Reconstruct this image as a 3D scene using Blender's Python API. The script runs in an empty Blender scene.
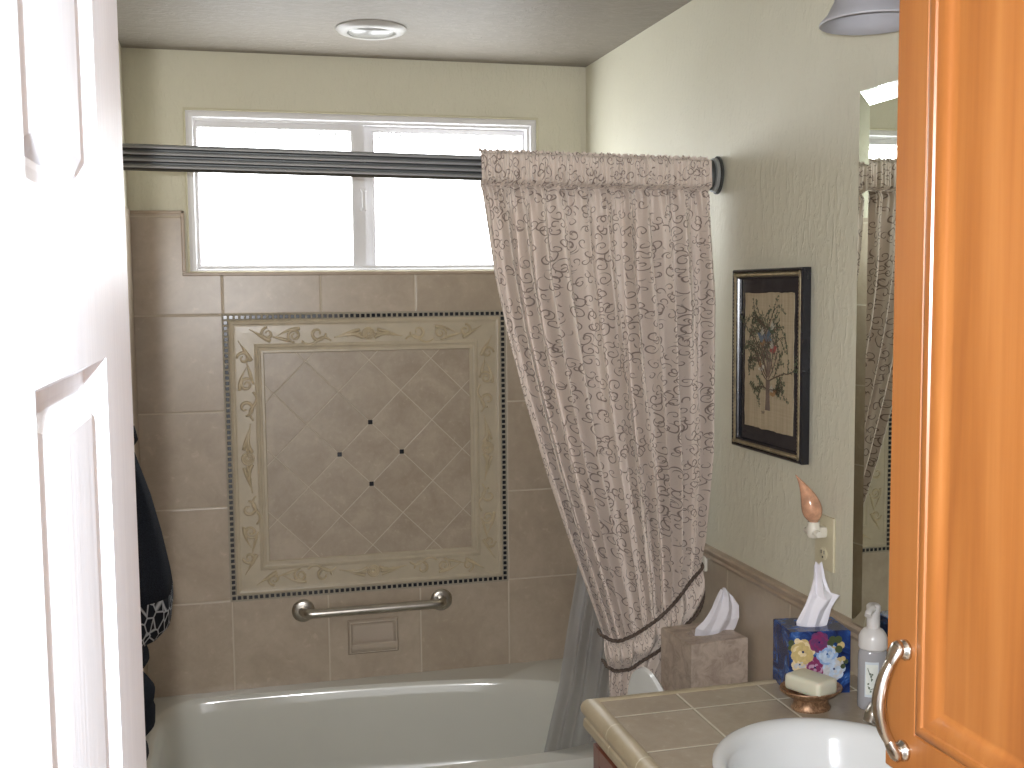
import bpy, bmesh, math, random
from mathutils import Vector, Matrix
random.seed(7)
PI = math.pi
sc = bpy.context.scene
COL = sc.collection

# ------------------------------------------------------------------ helpers
def V(*a): return Vector(a)

def box(bm, x0, x1, y0, y1, z0, z1, bev=0.0, seg=2):
    m = Matrix.Translation(((x0+x1)/2, (y0+y1)/2, (z0+z1)/2)) @ Matrix.Diagonal((abs(x1-x0), abs(y1-y0), abs(z1-z0), 1))
    r = bmesh.ops.create_cube(bm, size=1, matrix=m)
    if bev > 0:
        es = list({e for v in r['verts'] for e in v.link_edges})
        bmesh.ops.bevel(bm, geom=es, offset=bev, segments=seg, affect='EDGES', profile=0.6)

def lathe(bm, prof, n=32, mat=Matrix.Identity(4), sx=1, sy=1, cap0=True, cap1=True):
    rings = []
    for r, z in prof:
        rings.append([bm.verts.new(mat @ V(math.cos(2*PI*i/n)*r*sx, math.sin(2*PI*i/n)*r*sy, z)) for i in range(n)])
    for a, b in zip(rings, rings[1:]):
        for i in range(n):
            bm.faces.new((a[i], a[(i+1) % n], b[(i+1) % n], b[i]))
    if cap0: bm.faces.new(list(reversed(rings[0])))
    if cap1: bm.faces.new(rings[-1])

def frames(pts):
    pts = [Vector(p) for p in pts]; out = []
    up = None
    for i, p in enumerate(pts):
        t = (pts[min(i+1, len(pts)-1)] - pts[max(i-1, 0)]).normalized()
        if up is None:
            up = V(0, 0, 1) if abs(t.z) < .9 else V(1, 0, 0)
        s = t.cross(up).normalized(); up = s.cross(t).normalized()
        out.append((p, s, up))
    return out

def tube(bm, pts, r, n=10, cap=True, flat=1.0):
    rs = r if isinstance(r, (list, tuple)) else [r]*len(pts)
    rings = []
    for (p, s, u), rr in zip(frames(pts), rs):
        rings.append([bm.verts.new(p + s*math.cos(2*PI*k/n)*rr + u*math.sin(2*PI*k/n)*rr*flat) for k in range(n)])
    for a, b in zip(rings, rings[1:]):
        for k in range(n):
            bm.faces.new((a[k], a[(k+1) % n], b[(k+1) % n], b[k]))
    if cap:
        bm.faces.new(list(reversed(rings[0]))); bm.faces.new(rings[-1])

def sweep_frame(bm, o, U, W, N, hw, hh, prof, close=False, fill=False, kv=1.0):
    """mitred rectangular frame: prof = list of (inset, height)"""
    o, U, W, N = map(Vector, (o, U, W, N))
    rings = []
    for d, h in prof:
        rings.append([bm.verts.new(o + U*(su*(hw-d)) + W*(sw*(hh-d*kv)) + N*h) for su, sw in ((-1, -1), (1, -1), (1, 1), (-1, 1))])
    seq = list(zip(rings, rings[1:]))
    if close: seq.append((rings[-1], rings[0]))
    for a, b in seq:
        for i in range(4):
            bm.faces.new((a[i], a[(i+1) % 4], b[(i+1) % 4], b[i]))
    if fill: bm.faces.new(rings[-1])

def catmull(pts, n=8):
    pts = [Vector(p) for p in pts]; out = []
    P = [pts[0]*2-pts[1]] + pts + [pts[-1]*2-pts[-2]]
    for i in range(1, len(P)-2):
        for k in range(n):
            t = k/n; a, b, c, d = P[i-1], P[i], P[i+1], P[i+2]
            out.append(0.5*((2*b) + (c-a)*t + (2*a-5*b+4*c-d)*t*t + (3*b-a-3*c+d)*t**3))
    out.append(pts[-1]); return out

def obj(name, bm, m, parent=None, smooth=False, mods=None, fixn=True):
    if fixn: bmesh.ops.recalc_face_normals(bm, faces=bm.faces[:])
    me = bpy.data.meshes.new(name); bm.to_mesh(me); bm.free()
    o = bpy.data.objects.new(name, me); COL.objects.link(o)
    for mm in (m if isinstance(m, (list, tuple)) else [m]): me.materials.append(mm)
    if parent: o.parent = parent
    if smooth:
        for p in me.polygons: p.use_smooth = True
        if smooth != 'all':
            try: me.set_sharp_from_angle(angle=math.radians(40))
            except Exception: pass
    return o

def tag(o, label, cat, group=None, kind=None):
    o['label'] = label; o['category'] = cat
    if group: o['group'] = group
    if kind: o['kind'] = kind
    return o

def thing(name, label, cat, loc=(0, 0, 0), rz=0, group=None):
    o = bpy.data.objects.new(name, None); COL.objects.link(o)
    o.location = loc; o.rotation_euler = (0, 0, rz); o.empty_display_size = .05
    return tag(o, label, cat, group)

def struct(o): o['kind'] = 'structure'; return o

# ------------------------------------------------------------------ node helper
class NT:
    def __init__(s, name):
        s.m = bpy.data.materials.new(name); s.m.use_nodes = True
        s.t = s.m.node_tree; s.n = s.t.nodes; s.l = s.t.links; s.n.clear()
        s.out = s.n.new('ShaderNodeOutputMaterial')
        s.b = s.n.new('ShaderNodeBsdfPrincipled'); s.l.new(s.b.outputs[0], s.out.inputs[0])
        s.tc = s.n.new('ShaderNodeTexCoord')
    def link(s, a, b): s.l.new(a, b)
    def put(s, inp, v):
        if hasattr(v, 'links') or isinstance(v, bpy.types.NodeSocket): s.l.new(v, inp)
        else: inp.default_value = v
    def math(s, op, a, b=None, c=None, clamp=False):
        n = s.n.new('ShaderNodeMath'); n.operation = op; n.use_clamp = clamp
        s.put(n.inputs[0], a)
        if b is not None: s.put(n.inputs[1], b)
        if c is not None: s.put(n.inputs[2], c)
        return n.outputs[0]
    def noise(s, vec, scale, detail=3, rough=.55, dist=0, out='Fac'):
        n = s.n.new('ShaderNodeTexNoise'); s.put(n.inputs['Vector'], vec)
        n.inputs['Scale'].default_value = scale; n.inputs['Detail'].default_value = detail
        n.inputs['Roughness'].default_value = rough; n.inputs['Distortion'].default_value = dist
        return n.outputs[out]
    def mapping(s, vec, loc=(0, 0, 0), rot=(0, 0, 0), scale=(1, 1, 1)):
        n = s.n.new('ShaderNodeMapping'); s.put(n.inputs[0], vec)
        n.inputs[1].default_value = loc; n.inputs[2].default_value = rot; n.inputs[3].default_value = scale
        return n.outputs[0]
    def ramp(s, f, stops, interp='LINEAR'):
        n = s.n.new('ShaderNodeValToRGB'); s.put(n.inputs[0], f); cr = n.color_ramp; cr.interpolation = interp
        while len(cr.elements) < len(stops): cr.elements.new(.5)
        for e, (p, c) in zip(cr.elements, stops):
            e.position = p; e.color = (*c, 1) if len(c) == 3 else c
        return n.outputs[0]
    def mix(s, f, a, b, mode='MIX'):
        n = s.n.new('ShaderNodeMix'); n.data_type = 'RGBA'; n.blend_type = mode
        s.put(n.inputs[0], f)
        for i, v in ((6, a), (7, b)):
            if isinstance(v, (tuple, list)): v = (*v, 1) if len(v) == 3 else v
            s.put(n.inputs[i], v)
        return n.outputs[2]
    def maprange(s, v, a, b, c=0., d=1.):
        n = s.n.new('ShaderNodeMapRange'); n.clamp = True
        s.put(n.inputs[0], v); n.inputs[1].default_value = a; n.inputs[2].default_value = b
        n.inputs[3].default_value = c; n.inputs[4].default_value = d
        return n.outputs[0]
    def bump(s, h, strength=.3, dist=.002, normal=None):
        n = s.n.new('ShaderNodeBump'); s.put(n.inputs['Height'], h)
        n.inputs['Strength'].default_value = strength; n.inputs['Distance'].default_value = dist
        if normal is not None: s.l.new(normal, n.inputs['Normal'])
        s.l.new(n.outputs[0], s.b.inputs['Normal']); return n.outputs[0]
    def sep(s, vec):
        n = s.n.new('ShaderNodeSeparateXYZ'); s.put(n.inputs[0], vec); return n.outputs
    def comb(s, x, y, z):
        n = s.n.new('ShaderNodeCombineXYZ')
        for i, v in enumerate((x, y, z)): s.put(n.inputs[i], v)
        return n.outputs[0]
    def done(s, color=None, rough=.5, metal=0, spec=None, **kw):
        if color is not None:
            if isinstance(color, (tuple, list)): s.b.inputs['Base Color'].default_value = (*color, 1)
            else: s.l.new(color, s.b.inputs['Base Color'])
        s.put(s.b.inputs['Roughness'], rough); s.b.inputs['Metallic'].default_value = metal
        if spec is not None: s.b.inputs['Specular IOR Level'].default_value = spec
        for k, v in kw.items(): s.b.inputs[k.replace('_', ' ')].default_value = v
        return s.m

def simple(name, color, rough=.5, metal=0, var=.06, scale=8, bumps=None, spec=None, **kw):
    t = NT(name); o = t.tc.outputs['Object']
    n = t.noise(o, scale, 3)
    d = tuple(c*(1-var) for c in color); l = tuple(min(1, c*(1+var)) for c in color)
    c = t.ramp(n, [(.3, d), (.7, l)])
    if bumps: t.bump(t.noise(t.mapping(o, scale=bumps[3] if len(bumps) > 3 else (1, 1, 1)), bumps[0], 4), bumps[1], bumps[2])
    return t.done(c, rough, metal, spec, **kw)

def tile_mat(name, a, oa, pa, b, ob, pb, g, tile, tile2, grout, rough=.35, rot=None, bumpd=.002, nscale=4, org=None):
    """square tiles laid on two object axes with grout lines of half width g"""
    t = NT(name); o = t.tc.outputs['Object']; v = o
    if rot:
        v = t.mapping(v, loc=tuple(-c for c in org)); v = t.mapping(v, rot=rot)
    s = t.sep(v); ids = []; ds = []
    for ax, off, p in ((a, oa, pa), (b, ob, pb)):
        q = t.math('DIVIDE', t.math('SUBTRACT', s['XYZ'.index(ax)], off), p)
        ids.append(t.math('FLOOR', q))
        fr = t.math('SUBTRACT', q, t.math('ROUND', q))
        ds.append(t.math('MULTIPLY', t.math('ABSOLUTE', fr), p))
    d = t.math('MINIMUM', *ds)
    mask = t.maprange(d, g*.75, g*1.25)               # 1 = tile
    wn = t.n.new('ShaderNodeTexWhiteNoise'); wn.noise_dimensions = '3D'
    t.link(t.comb(ids[0], ids[1], 0.), wn.inputs[0])
    wv = t.n.new('ShaderNodeVectorMath'); wv.operation = 'MULTIPLY_ADD'
    t.link(wn.outputs['Color'], wv.inputs[0]); wv.inputs[1].default_value = (9, 9, 9); t.link(o, wv.inputs[2])
    cl = t.noise(wv.outputs[0], nscale, 5, .6, .6)
    fine = t.noise(wv.outputs[0], nscale*7, 4, .65, .4)
    m = t.math('ADD', t.math('MULTIPLY', cl, .7), t.math('MULTIPLY', fine, .3))
    c = t.ramp(m, [(.36, tile), (.5, tuple((x+y)/2 for x, y in zip(tile, tile2))), (.62, tile2)])
    c = t.mix(t.maprange(wn.outputs['Value'], 0, 1, 0, .12), c, tuple(x*.75 for x in tile))
    fk = t.maprange(fine, .62, .72); c = t.mix(t.math('MULTIPLY', fk, .35), c, tuple(min(1, x*1.25) for x in tile2))
    c = t.mix(mask, grout, c)
    t.bump(t.maprange(d, 0, g*2), .5, bumpd)
    r = t.math('ADD', t.math('MULTIPLY', mask, rough-.8), .8)
    return t.done(c, r)

def wood_mat(name, dark, mid, light, axis='Z', rough=.35, sc_=1.0):
    t = NT(name); o = t.tc.outputs['Object']
    st = {'Z': (14, 14, .9), 'Y': (14, .9, 14), 'X': (.9, 14, 14)}[axis]
    v = t.mapping(o, scale=tuple(x*sc_ for x in st))
    broad = t.noise(v, 1.0, 4, .55, .9)
    fine = t.noise(t.mapping(o, scale=tuple(x*sc_*(6 if x > 5 else 2.5) for x in st)), 1.0, 3, .6, .3)
    m = t.math('ADD', t.math('MULTIPLY', broad, .75), t.math('MULTIPLY', fine, .25))
    c = t.ramp(m, [(.33, dark), (.5, mid), (.66, light)])
    blotch = t.noise(o, 5, 2)
    c = t.mix(t.maprange(blotch, .5, .75, 0, .25), c, dark)
    t.bump(fine, .08, .0005)
    return t.done(c, rough, Coat_Weight=.25, Coat_Roughness=.22)

# ------------------------------------------------------------------ materials
def wall_paint():
    t = NT('wall_paint'); o = t.tc.outputs['Object']
    a = t.noise(t.mapping(o, scale=(1, 1, .38)), 60, 3, .6, .8)
    b = t.noise(t.mapping(o, scale=(1, 1, .5)), 150, 2, .5)
    h = t.math('ADD', t.maprange(a, .45, .7), t.math('MULTIPLY', b, .3))
    t.bump(h, .5, .0022)
    c = t.ramp(t.noise(o, 2.2, 2), [(.3, (.65, .62, .49)), (.7, (.69, .66, .53))])
    return t.done(c, .55, spec=.3)
M_wall = wall_paint()
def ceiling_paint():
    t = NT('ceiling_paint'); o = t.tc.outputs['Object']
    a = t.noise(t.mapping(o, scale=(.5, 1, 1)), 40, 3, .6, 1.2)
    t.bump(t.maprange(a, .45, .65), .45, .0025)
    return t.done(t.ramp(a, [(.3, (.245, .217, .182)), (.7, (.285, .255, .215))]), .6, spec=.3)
M_ceil = ceiling_paint()
P = .3283
T1, T2, GR = (.39, .315, .235), (.50, .415, .32), (.58, .51, .41)
M_tileB = tile_mat('travertine_wall_tile', 'X', -1.2867, P, 'Z', .6622, P, .0026, T1, T2, GR, .3)
M_tileR = tile_mat('travertine_side_tile', 'Y', -1.20, .34, 'Z', .6622, .3283, .0026, (.38, .305, .225), (.48, .40, .30), GR, .35)
M_floor = tile_mat('floor_tile', 'X', -.2, P, 'Y', -.2, P, .003, (.36, .29, .21), (.45, .37, .28), (.4, .34, .27), .4)
M_cap = simple('travertine_trim', (.40, .31, .225), .35, var=.12, scale=14)
M_field = tile_mat('diamond_field_tile', 'X', .0775, .155, 'Z', .0775, .155, .0013, (.36, .29, .215), (.46, .385, .295), (.56, .50, .40), .3,
                   rot=(0, PI/4, 0), org=(-.7975, 0, 1.1537), bumpd=.0012, nscale=9)
M_relief = simple('cream_relief_ceramic', (.50, .43, .315), .3, var=.07, scale=16)
M_scroll = simple('tan_scroll_glaze', (.50, .41, .27), .28, var=.12, scale=24)
M_black = simple('black_glass_tile', (.018, .02, .026), .12, var=.3, scale=60)
M_grout = simple('grout', (.36, .32, .25), .8)
M_vinyl = simple('white_vinyl', (.80, .79, .80), .35, var=.02)
M_bead = simple('cream_bead', (.62, .58, .42), .5, var=.04)
M_door = None
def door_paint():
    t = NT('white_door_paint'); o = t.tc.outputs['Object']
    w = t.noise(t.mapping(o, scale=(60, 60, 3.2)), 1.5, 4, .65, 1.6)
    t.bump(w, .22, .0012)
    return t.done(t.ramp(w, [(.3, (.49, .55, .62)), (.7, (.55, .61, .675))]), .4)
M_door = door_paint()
M_tub = simple('tub_enamel', (.67, .665, .60), .12, var=.02, scale=3, Coat_Weight=.5, Coat_Roughness=.05)
M_china = simple('white_china', (.80, .82, .82), .1, var=.015, scale=3, Coat_Weight=.5, Coat_Roughness=.04)
M_nickel = simple('brushed_nickel', (.52, .49, .44), .28, 1, var=.08, scale=40)
M_chrome = simple('satin_chrome', (.62, .58, .53), .16, 1, var=.04)
M_rod_d = simple('dark_rod_metal', (.07, .075, .075), .4, .6, var=.1)
M_rod_l = simple('grey_rod_metal', (.42, .44, .45), .38, .7, var=.06)
M_cherry = wood_mat('cherry_wood', (.20, .063, .0145), (.265, .094, .0215), (.32, .125, .033))
M_cherryd = wood_mat('dark_cherry_wood', (.13, .035, .02), (.17, .05, .026), (.21, .07, .035), axis='Y')
M_counter = tile_mat('counter_tile', 'X', -.2275, .181, 'Y', -1.906, .17, .0021, (.35, .29, .215), (.45, .385, .29), (.62, .57, .45), .25, nscale=7)
def edge_mat(axis, off, pitch, name):
    t = NT(name); o = t.tc.outputs['Object']
    q = t.math('DIVIDE', t.math('SUBTRACT', t.sep(o)['XYZ'.index(axis)], off), pitch)
    d = t.math('MULTIPLY', t.math('ABSOLUTE', t.math('SUBTRACT', q, t.math('ROUND', q))), pitch)
    c = t.ramp(t.noise(o, 16, 4), [(.35, (.40, .33, .215)), (.65, (.48, .405, .275))])
    c = t.mix(t.maprange(d, .0012, .0022), (.60, .54, .40), c)
    t.bump(t.maprange(d, 0, .003), .4, .001)
    return t.done(c, .42)
M_edgeF = edge_mat('Y', -1.945, .155, 'edge_trim_glaze')
M_edgeB = edge_mat('X', -.63, 9.0, 'back_edge_glaze')

def curtain_mat():
    t = NT('scroll_print_fabric'); uv = t.n.new('ShaderNodeUVMap').outputs[0]
    wob = t.noise(uv, 26, 1, .5, 0, 'Color')
    def voro_scroll(vec, scale, seed):
        sv = t.mapping(vec, loc=(seed, seed*.7, 0), scale=(scale, scale, 1))
        vo = t.n.new('ShaderNodeTexVoronoi'); vo.voronoi_dimensions = '2D'; vo.inputs['Scale'].default_value = 1
        vo.inputs['Randomness'].default_value = .75; t.link(sv, vo.inputs['Vector'])
        su = t.n.new('ShaderNodeVectorMath'); su.operation = 'SUBTRACT'
        t.link(sv, su.inputs[0]); t.link(vo.outputs['Position'], su.inputs[1])
        s = t.sep(su.outputs[0]); cc = t.n.new('ShaderNodeSeparateColor'); t.link(vo.outputs['Color'], cc.inputs[0])
        sign = t.math('SUBTRACT', t.math('MULTIPLY', t.math('GREATER_THAN', cc.outputs[0], .5), 2.), 1.)
        th = t.math('DIVIDE', t.math('ARCTAN2', s[1], s[0]), 2*PI)
        r = t.math('POWER', t.math('ADD', t.math('MULTIPLY', s[0], s[0]), t.math('MULTIPLY', s[1], s[1])), .5)
        pitch = .36
        ph = t.math('ADD', t.math('ADD', t.math('MULTIPLY', th, sign), t.math('DIVIDE', r, pitch)), t.math('MULTIPLY', cc.outputs[1], 1.))
        fr = t.math('MULTIPLY', t.math('ABSOLUTE', t.math('SUBTRACT', ph, t.math('ROUND', ph))), pitch)
        # thickness varies along the stroke, arms end at a random radius
        ln = t.maprange(fr, .022, .05, 1, 0)
        rim = t.math('ADD', t.math('MULTIPLY', cc.outputs[2], .22), .32)
        inside = t.math('LESS_THAN', r, rim); core = t.math('GREATER_THAN', r, .06)
        return t.math('MULTIPLY', t.math('MULTIPLY', ln, inside), core)
    vm = t.n.new('ShaderNodeVectorMath'); vm.operation = 'MULTIPLY_ADD'
    t.link(wob, vm.inputs[0]); vm.inputs[1].default_value = (.016, .016, 0); t.link(uv, vm.inputs[2]); uvw = vm.outputs[0]
    a = voro_scroll(uvw, 30, 3.1)
    b = voro_scroll(uvw, 23, 9.3)
    k = t.math('MAXIMUM', a, t.math('MULTIPLY', b, t.maprange(t.noise(uv, 16, 1), .46, .50)))
    weave = t.noise(t.mapping(uv, scale=(3, 1, 1)), 220, 2)
    base = t.mix(weave, (.65, .56, .49), (.75, .655, .575))
    c = t.mix(t.math('MULTIPLY', k, .82), base, (.15, .105, .085))
    t.bump(t.math('ADD', weave, t.math('MULTIPLY', k, 1.5)), .15, .0006)
    return t.done(c, .75, spec=.2, Sheen_Weight=.15)
M_curt = curtain_mat()

def liner_mat():
    t = NT('grey_translucent_vinyl')
    tr = t.n.new('ShaderNodeBsdfTransparent'); tr.inputs[0].default_value = (.9, .92, .93, 1)
    tl = t.n.new('ShaderNodeBsdfTranslucent'); tl.inputs[0].default_value = (.5, .5, .5, 1)
    m1 = t.n.new('ShaderNodeMixShader'); m1.inputs[0].default_value = .45
    t.done((.52, .505, .49), .3)
    m2 = t.n.new('ShaderNodeMixShader'); m2.inputs[0].default_value = .45
    t.link(tl.outputs[0], m1.inputs[1]); t.link(t.b.outputs[0], m1.inputs[2])
    t.link(m1.outputs[0], m2.inputs[2]); t.link(tr.outputs[0], m2.inputs[1]); m2.inputs[0].default_value = .72
    t.link(m2.outputs[0], t.out.inputs[0]); return t.m
M_liner = liner_mat()

def frosted_pane():
    # obscure glass with bright overcast daylight behind it (a lit window)
    t = NT('obscure_glass_daylight'); o = t.tc.outputs['Object']
    n = t.noise(o, 90, 3, .6, .5)
    z = t.sep(o)[2]
    t.bump(n, .5, .002)
    # emission drops in pebbled flecks along the top few centimetres of the pane
    e = t.math('MULTIPLY', t.maprange(z, 2.250, 2.258), t.maprange(n, .44, .50))
    st = t.math('MULTIPLY', t.math('SUBTRACT', 1., t.math('MULTIPLY', e, .97)), WIN)
    t.done((.85, .87, .88), .3)
    t.b.inputs['Emission Color'].default_value = (.93, .97, 1, 1)
    t.link(st, t.b.inputs['Emission Strength']); return t.m
WIN = 6.5
M_pane = frosted_pane()

def stripes_towel(): 
    t = NT('black_terry'); o = t.tc.outputs['Object']
    n = t.noise(o, 400, 2); t.bump(n, .8, .002)
    return t.done(t.ramp(n, [(.3, (.012, .015, .022)), (.7, (.03, .036, .05))]), .95, spec=.1)
M_terry = stripes_towel()
def lace():
    t = NT('black_white_net_print'); o = t.tc.outputs['Object']
    vo = t.n.new('ShaderNodeTexVoronoi'); vo.feature = 'DISTANCE_TO_EDGE'; vo.inputs['Scale'].default_value = 42
    t.link(t.mapping(o, scale=(1, 1, .7)), vo.inputs['Vector'])
    k = t.maprange(vo.outputs[0], .02, .08, 1, 0)
    return t.done(t.mix(k, (.015, .018, .025), (.45, .47, .5)), .85, spec=.1)
M_lace = lace()
M_mirror = simple('silvered_glass', (.86, .91, .84), .0, 1, var=0)
M_plastic = simple('almond_plastic', (.66, .60, .42), .35, var=.02)
M_whitep = simple('ivory_plastic', (.76, .72, .62), .35, var=.02)
M_dark = simple('dark_slot', (.03, .03, .03), .6)
M_tissue = simple('white_tissue', (.80, .78, .82), .9, var=.02, bumps=(60, .2, .001))
M_lamp = simple('grey_frosted_glass', (.46, .46, .49), .35, var=.03)
M_trimw = simple('lamp_trim_white', (.45, .43, .40), .4, var=.02)
M_lens = simple('lamp_lens', (.36, .36, .34), .25, var=.02)
M_soap = simple('ivory_soap', (.66, .64, .50), .4, var=.03, Subsurface_Weight=.15)
M_hall = simple('hall_paint', (.62, .60, .55), .7)

# ------------------------------------------------------------------ room
XL, YF, H = -1.58, -4.12, 2.52
W0, W1, V0, V1 = -1.3899, -.1787, 1.7922, 2.3285          # window opening
def rect_with_hole(bm, x0, x1, z0, z1, hx0, hx1, hz0, hz1, y, dy):
    xs = [x0, hx0, hx1, x1]; zs = [z0, hz0, hz1, z1]
    for i in range(3):
        for j in range(3):
            if i == 1 and j == 1: continue
            if xs[i+1]-xs[i] < 1e-6 or zs[j+1]-zs[j] < 1e-6: continue
            box(bm, xs[i], xs[i+1], y, y+dy, zs[j], zs[j+1])
bm = bmesh.new(); rect_with_hole(bm, XL-.12, .12, -.02, H+.02, W0, W1, V0, V1, .008, .13)
struct(obj('wall_back', bm, M_wall))
bm = bmesh.new(); box(bm, 0.008, .13, YF, .138, 0, H); struct(obj('wall_right', bm, M_wall))
bm = bmesh.new(); box(bm, XL-.12, XL, YF, .008, 0, H); struct(obj('wall_left', bm, M_wall))
bm = bmesh.new(); box(bm, -.52, .13, YF-.12, YF, 0, H); box(bm, XL-.12, -1.36, YF-.12, YF, 0, H); box(bm, -1.36, -.52, YF-.12, YF, 2.12, H)
struct(obj('wall_front', bm, M_wall))
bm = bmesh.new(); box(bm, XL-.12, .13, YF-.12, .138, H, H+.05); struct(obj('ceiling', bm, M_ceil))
bm = bmesh.new(); box(bm, XL-.12, .13, YF-1.6, .138, -.05, 0); struct(obj('floor', bm, M_floor))
# hall side walls beyond the doorway
bm = bmesh.new(); box(bm, -.3, -.2, YF-1.6, YF-.12, 0, H); box(bm, -1.75, -1.65, YF-1.6, YF-.12, 0, H)
struct(obj('wall_hall', bm, M_hall))
# door casing
bm = bmesh.new()
for x0, x1 in ((-1.36, -1.345), (-.535, -.52)): box(bm, x0, x1, YF-.13, YF+.004, 0, 2.12)
box(bm, -1.36, -.52, YF-.13, YF+.004, 2.105, 2.12)
box(bm, -.52, -.45, YF, YF+.016, 0, 2.19, .003); box(bm, -1.43, -1.36, YF, YF+.016, 0, 2.19, .003); box(bm, -1.36, -.52, YF, YF+.016, 2.12, 2.19, .003)
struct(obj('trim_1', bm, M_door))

# tile on back wall, stepping down round the window; bullnose edge
TZ = 1.995
bm = bmesh.new()
box(bm, XL, 0, -0.0, .008, 0, V0-.004)
box(bm, XL, W0-.012, 0, .008, V0-.004, TZ, 0)
box(bm, W1+.012, 0, 0, .008, V0-.004, TZ, 0)
struct(obj('wall_tile_back', bm, M_tileB))
bm = bmesh.new()
for x0, x1, z0, z1 in ((XL, W0-.012, TZ-.012, TZ), (W1+.012, 0, TZ-.012, TZ)):
    box(bm, x0, x1, -.003, .007, z0, z1, .003)
for x0, x1 in ((W0-.024, W0-.012), (W1+.012, W1+.024)): box(bm, x0, x1, -.003, .007, V0, TZ, .003)
box(bm, W0-.024, W1+.024, -.003, .007, V0-.014, V0-.002, .003)
struct(obj('trim_2', bm, M_cap))
# tile on right wall: tall in the tub alcove, wainscot beyond
CZ = 1.0036
bm = bmesh.new()
box(bm, 0, .008, -.90, 0, 0, TZ); box(bm, 0, .008, -3.2, -.90, 0, CZ-.03)
struct(obj('wall_tile_right', bm, M_tileR))
bm = bmesh.new(); box(bm, XL, XL+.008, -.90, 0, 0, TZ); struct(obj('wall_tile_left', bm, M_tileR))
# chair-rail cap with a rolled nose, in lengths
bm = bmesh.new(); y = -.90
prof = [(.008, -.032), (-.006, -.032), (-.010, -.024), (-.006, -.018), (-.012, -.012), (-.013, -.004), (-.008, .001), (.008, .002)]
while y > -3.15:
    y2 = y-.20+.0015
    for k, (x, z) in enumerate(prof):
        pass
    a = [bm.verts.new((x, y, CZ+z)) for x, z in prof]; b = [bm.verts.new((x, y2, CZ+z)) for x, z in prof]
    for k in range(len(prof)-1): bm.faces.new((a[k], a[k+1], b[k+1], b[k]))
    bm.faces.new(a); bm.faces.new(b)
    y -= .20
struct(obj('trim_3', bm, M_cap, smooth=True))

# ------------------------------------------------------------------ window
cx, cz = (W0+W1)/2, (V0+V1)/2; hw, hh = (W1-W0)/2, (V1-V0)/2
bm = bmesh.new()
sweep_frame(bm, (cx, 0.02, cz-.008), (1, 0, 0), (0, 0, 1), (0, -1, 0), hw, hh+.008,
            [(0, -.09), (0, .010), (.012, .014), (.022, .014), (.026, .006), (.034, .004), (.034, -.07), (0, -.09)])
win = struct(obj('window_1', bm, M_vinyl))
mx = -.80
def sash(x0, x1, z0, z1, px0, px1, pz0, pz1, y):
    bm = bmesh.new()
    for b_ in ((x0, px0, z0, z1), (px1, x1, z0, z1), (px0, px1, z0, pz0), (px0, px1, pz1, z1)):
        box(bm, b_[0], b_[1], y-.006, y+.020, b_[2], b_[3])
    sweep_frame(bm, ((px0+px1)/2, y, (pz0+pz1)/2), (1, 0, 0), (0, 0, 1), (0, -1, 0), (px1-px0)/2+.006, (pz1-pz0)/2+.006, [(0, .006), (.001, .009), (.005, .009), (.008, .002), (.008, -.01)])
    s = obj('window_sash', bm, M_vinyl, win)
    bm = bmesh.new(); box(bm, px0-.001, px1+.001, y+.006, y+.012, pz0-.001, pz1+.001)
    obj('window_glass', bm, M_pane, s)
sash(W0+.030, mx+.004, V0+.004, V1-.030, -1.352, -.841, V0+.022, V1-.055, .032)
sash(mx+.002, W1-.030, V0+.004, V1-.030, -.758, -.222, V0+.022, V1-.055, .060)
bm = bmesh.new(); box(bm, mx-.008, mx+.004, .008, .027, 2.01, 2.07, .003); box(bm, mx-.012, mx+.008, .014, .027, 2.0, 2.012, .002); box(bm, mx-.012, mx+.008, .014, .027, 2.068, 2.08, .002)
obj('window_latch', bm, M_vinyl, win)
bm = bmesh.new()
sweep_frame(bm, (cx, 0.006, cz), (1, 0, 0), (0, 0, 1), (0, -1, 0), hw+.006, hh+.006, [(0, -.003), (0, .003), (.006, .005), (.008, .003), (.008, -.003)], close=True)
obj('window_bead', bm, M_bead, win)

# ------------------------------------------------------------------ tile mural
mc = (-.7975, 1.1537); mhw, mhh = .4890, .4907
mural = thing('tile_mural', 'square cream tile mural edged with tiny black mosaic tiles above the bathtub', 'tile mural', (mc[0], 0, mc[1]-mhh))
def murobj(name, bm, m, smooth=False):
    o = obj(name, bm, m, None, smooth); o.parent = mural
    o.matrix_parent_inverse = Matrix.Translation((-mc[0], 0, -(mc[1]-mhh))); return o
FX, FZ = (1, 0, 0), (0, 0, 1)
bm = bmesh.new()
sweep_frame(bm, (mc[0], 0, mc[1]), FX, FZ, (0, -1, 0), mhw+.006, mhh+.006, [(0, 0), (0, .0015), (.027, .0015), (.027, 0)])
murobj('grout_bed', bm, M_grout)
bm = bmesh.new(); n = 53; pit = (2*mhw-.0125)/(n-1)
def tessera(x, z, s=.0060):
    j = random.uniform(-.0004, .0004); h = .0032+random.uniform(0, .0008)
    box(bm, x-s+j, x+s+j, -h, 0, z-s-j, z+s-j, .0007, 1)
e = mhw-.0063; e2 = mhh-.0063
for i in range(n):
    t = -1+2*i/(n-1)
    tessera(mc[0]+t*e, mc[1]+e2); tessera(mc[0]+t*e, mc[1]-e2)
    if 0 < i < n-1: tessera(mc[0]-e, mc[1]+t*e2); tessera(mc[0]+e, mc[1]+t*e2)
murobj('mosaic_border', bm, M_black)
bm = bmesh.new()
sweep_frame(bm, (mc[0], 0, mc[1]), FX, FZ, (0, -1, 0), mhw, mhh,
            [(.016, 0), (.017, .005), (.024, .008), (.030, .007), (.033, .0045), (.038, .004), (.060, .0045), (.098, .004), (.102, .007), (.108, .0085), (.113, .005), (.117, .0045),
             (.121, .007), (.128, .007), (.131, .002), (.134, 0)])
murobj('relief_border', bm, M_relief)
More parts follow.
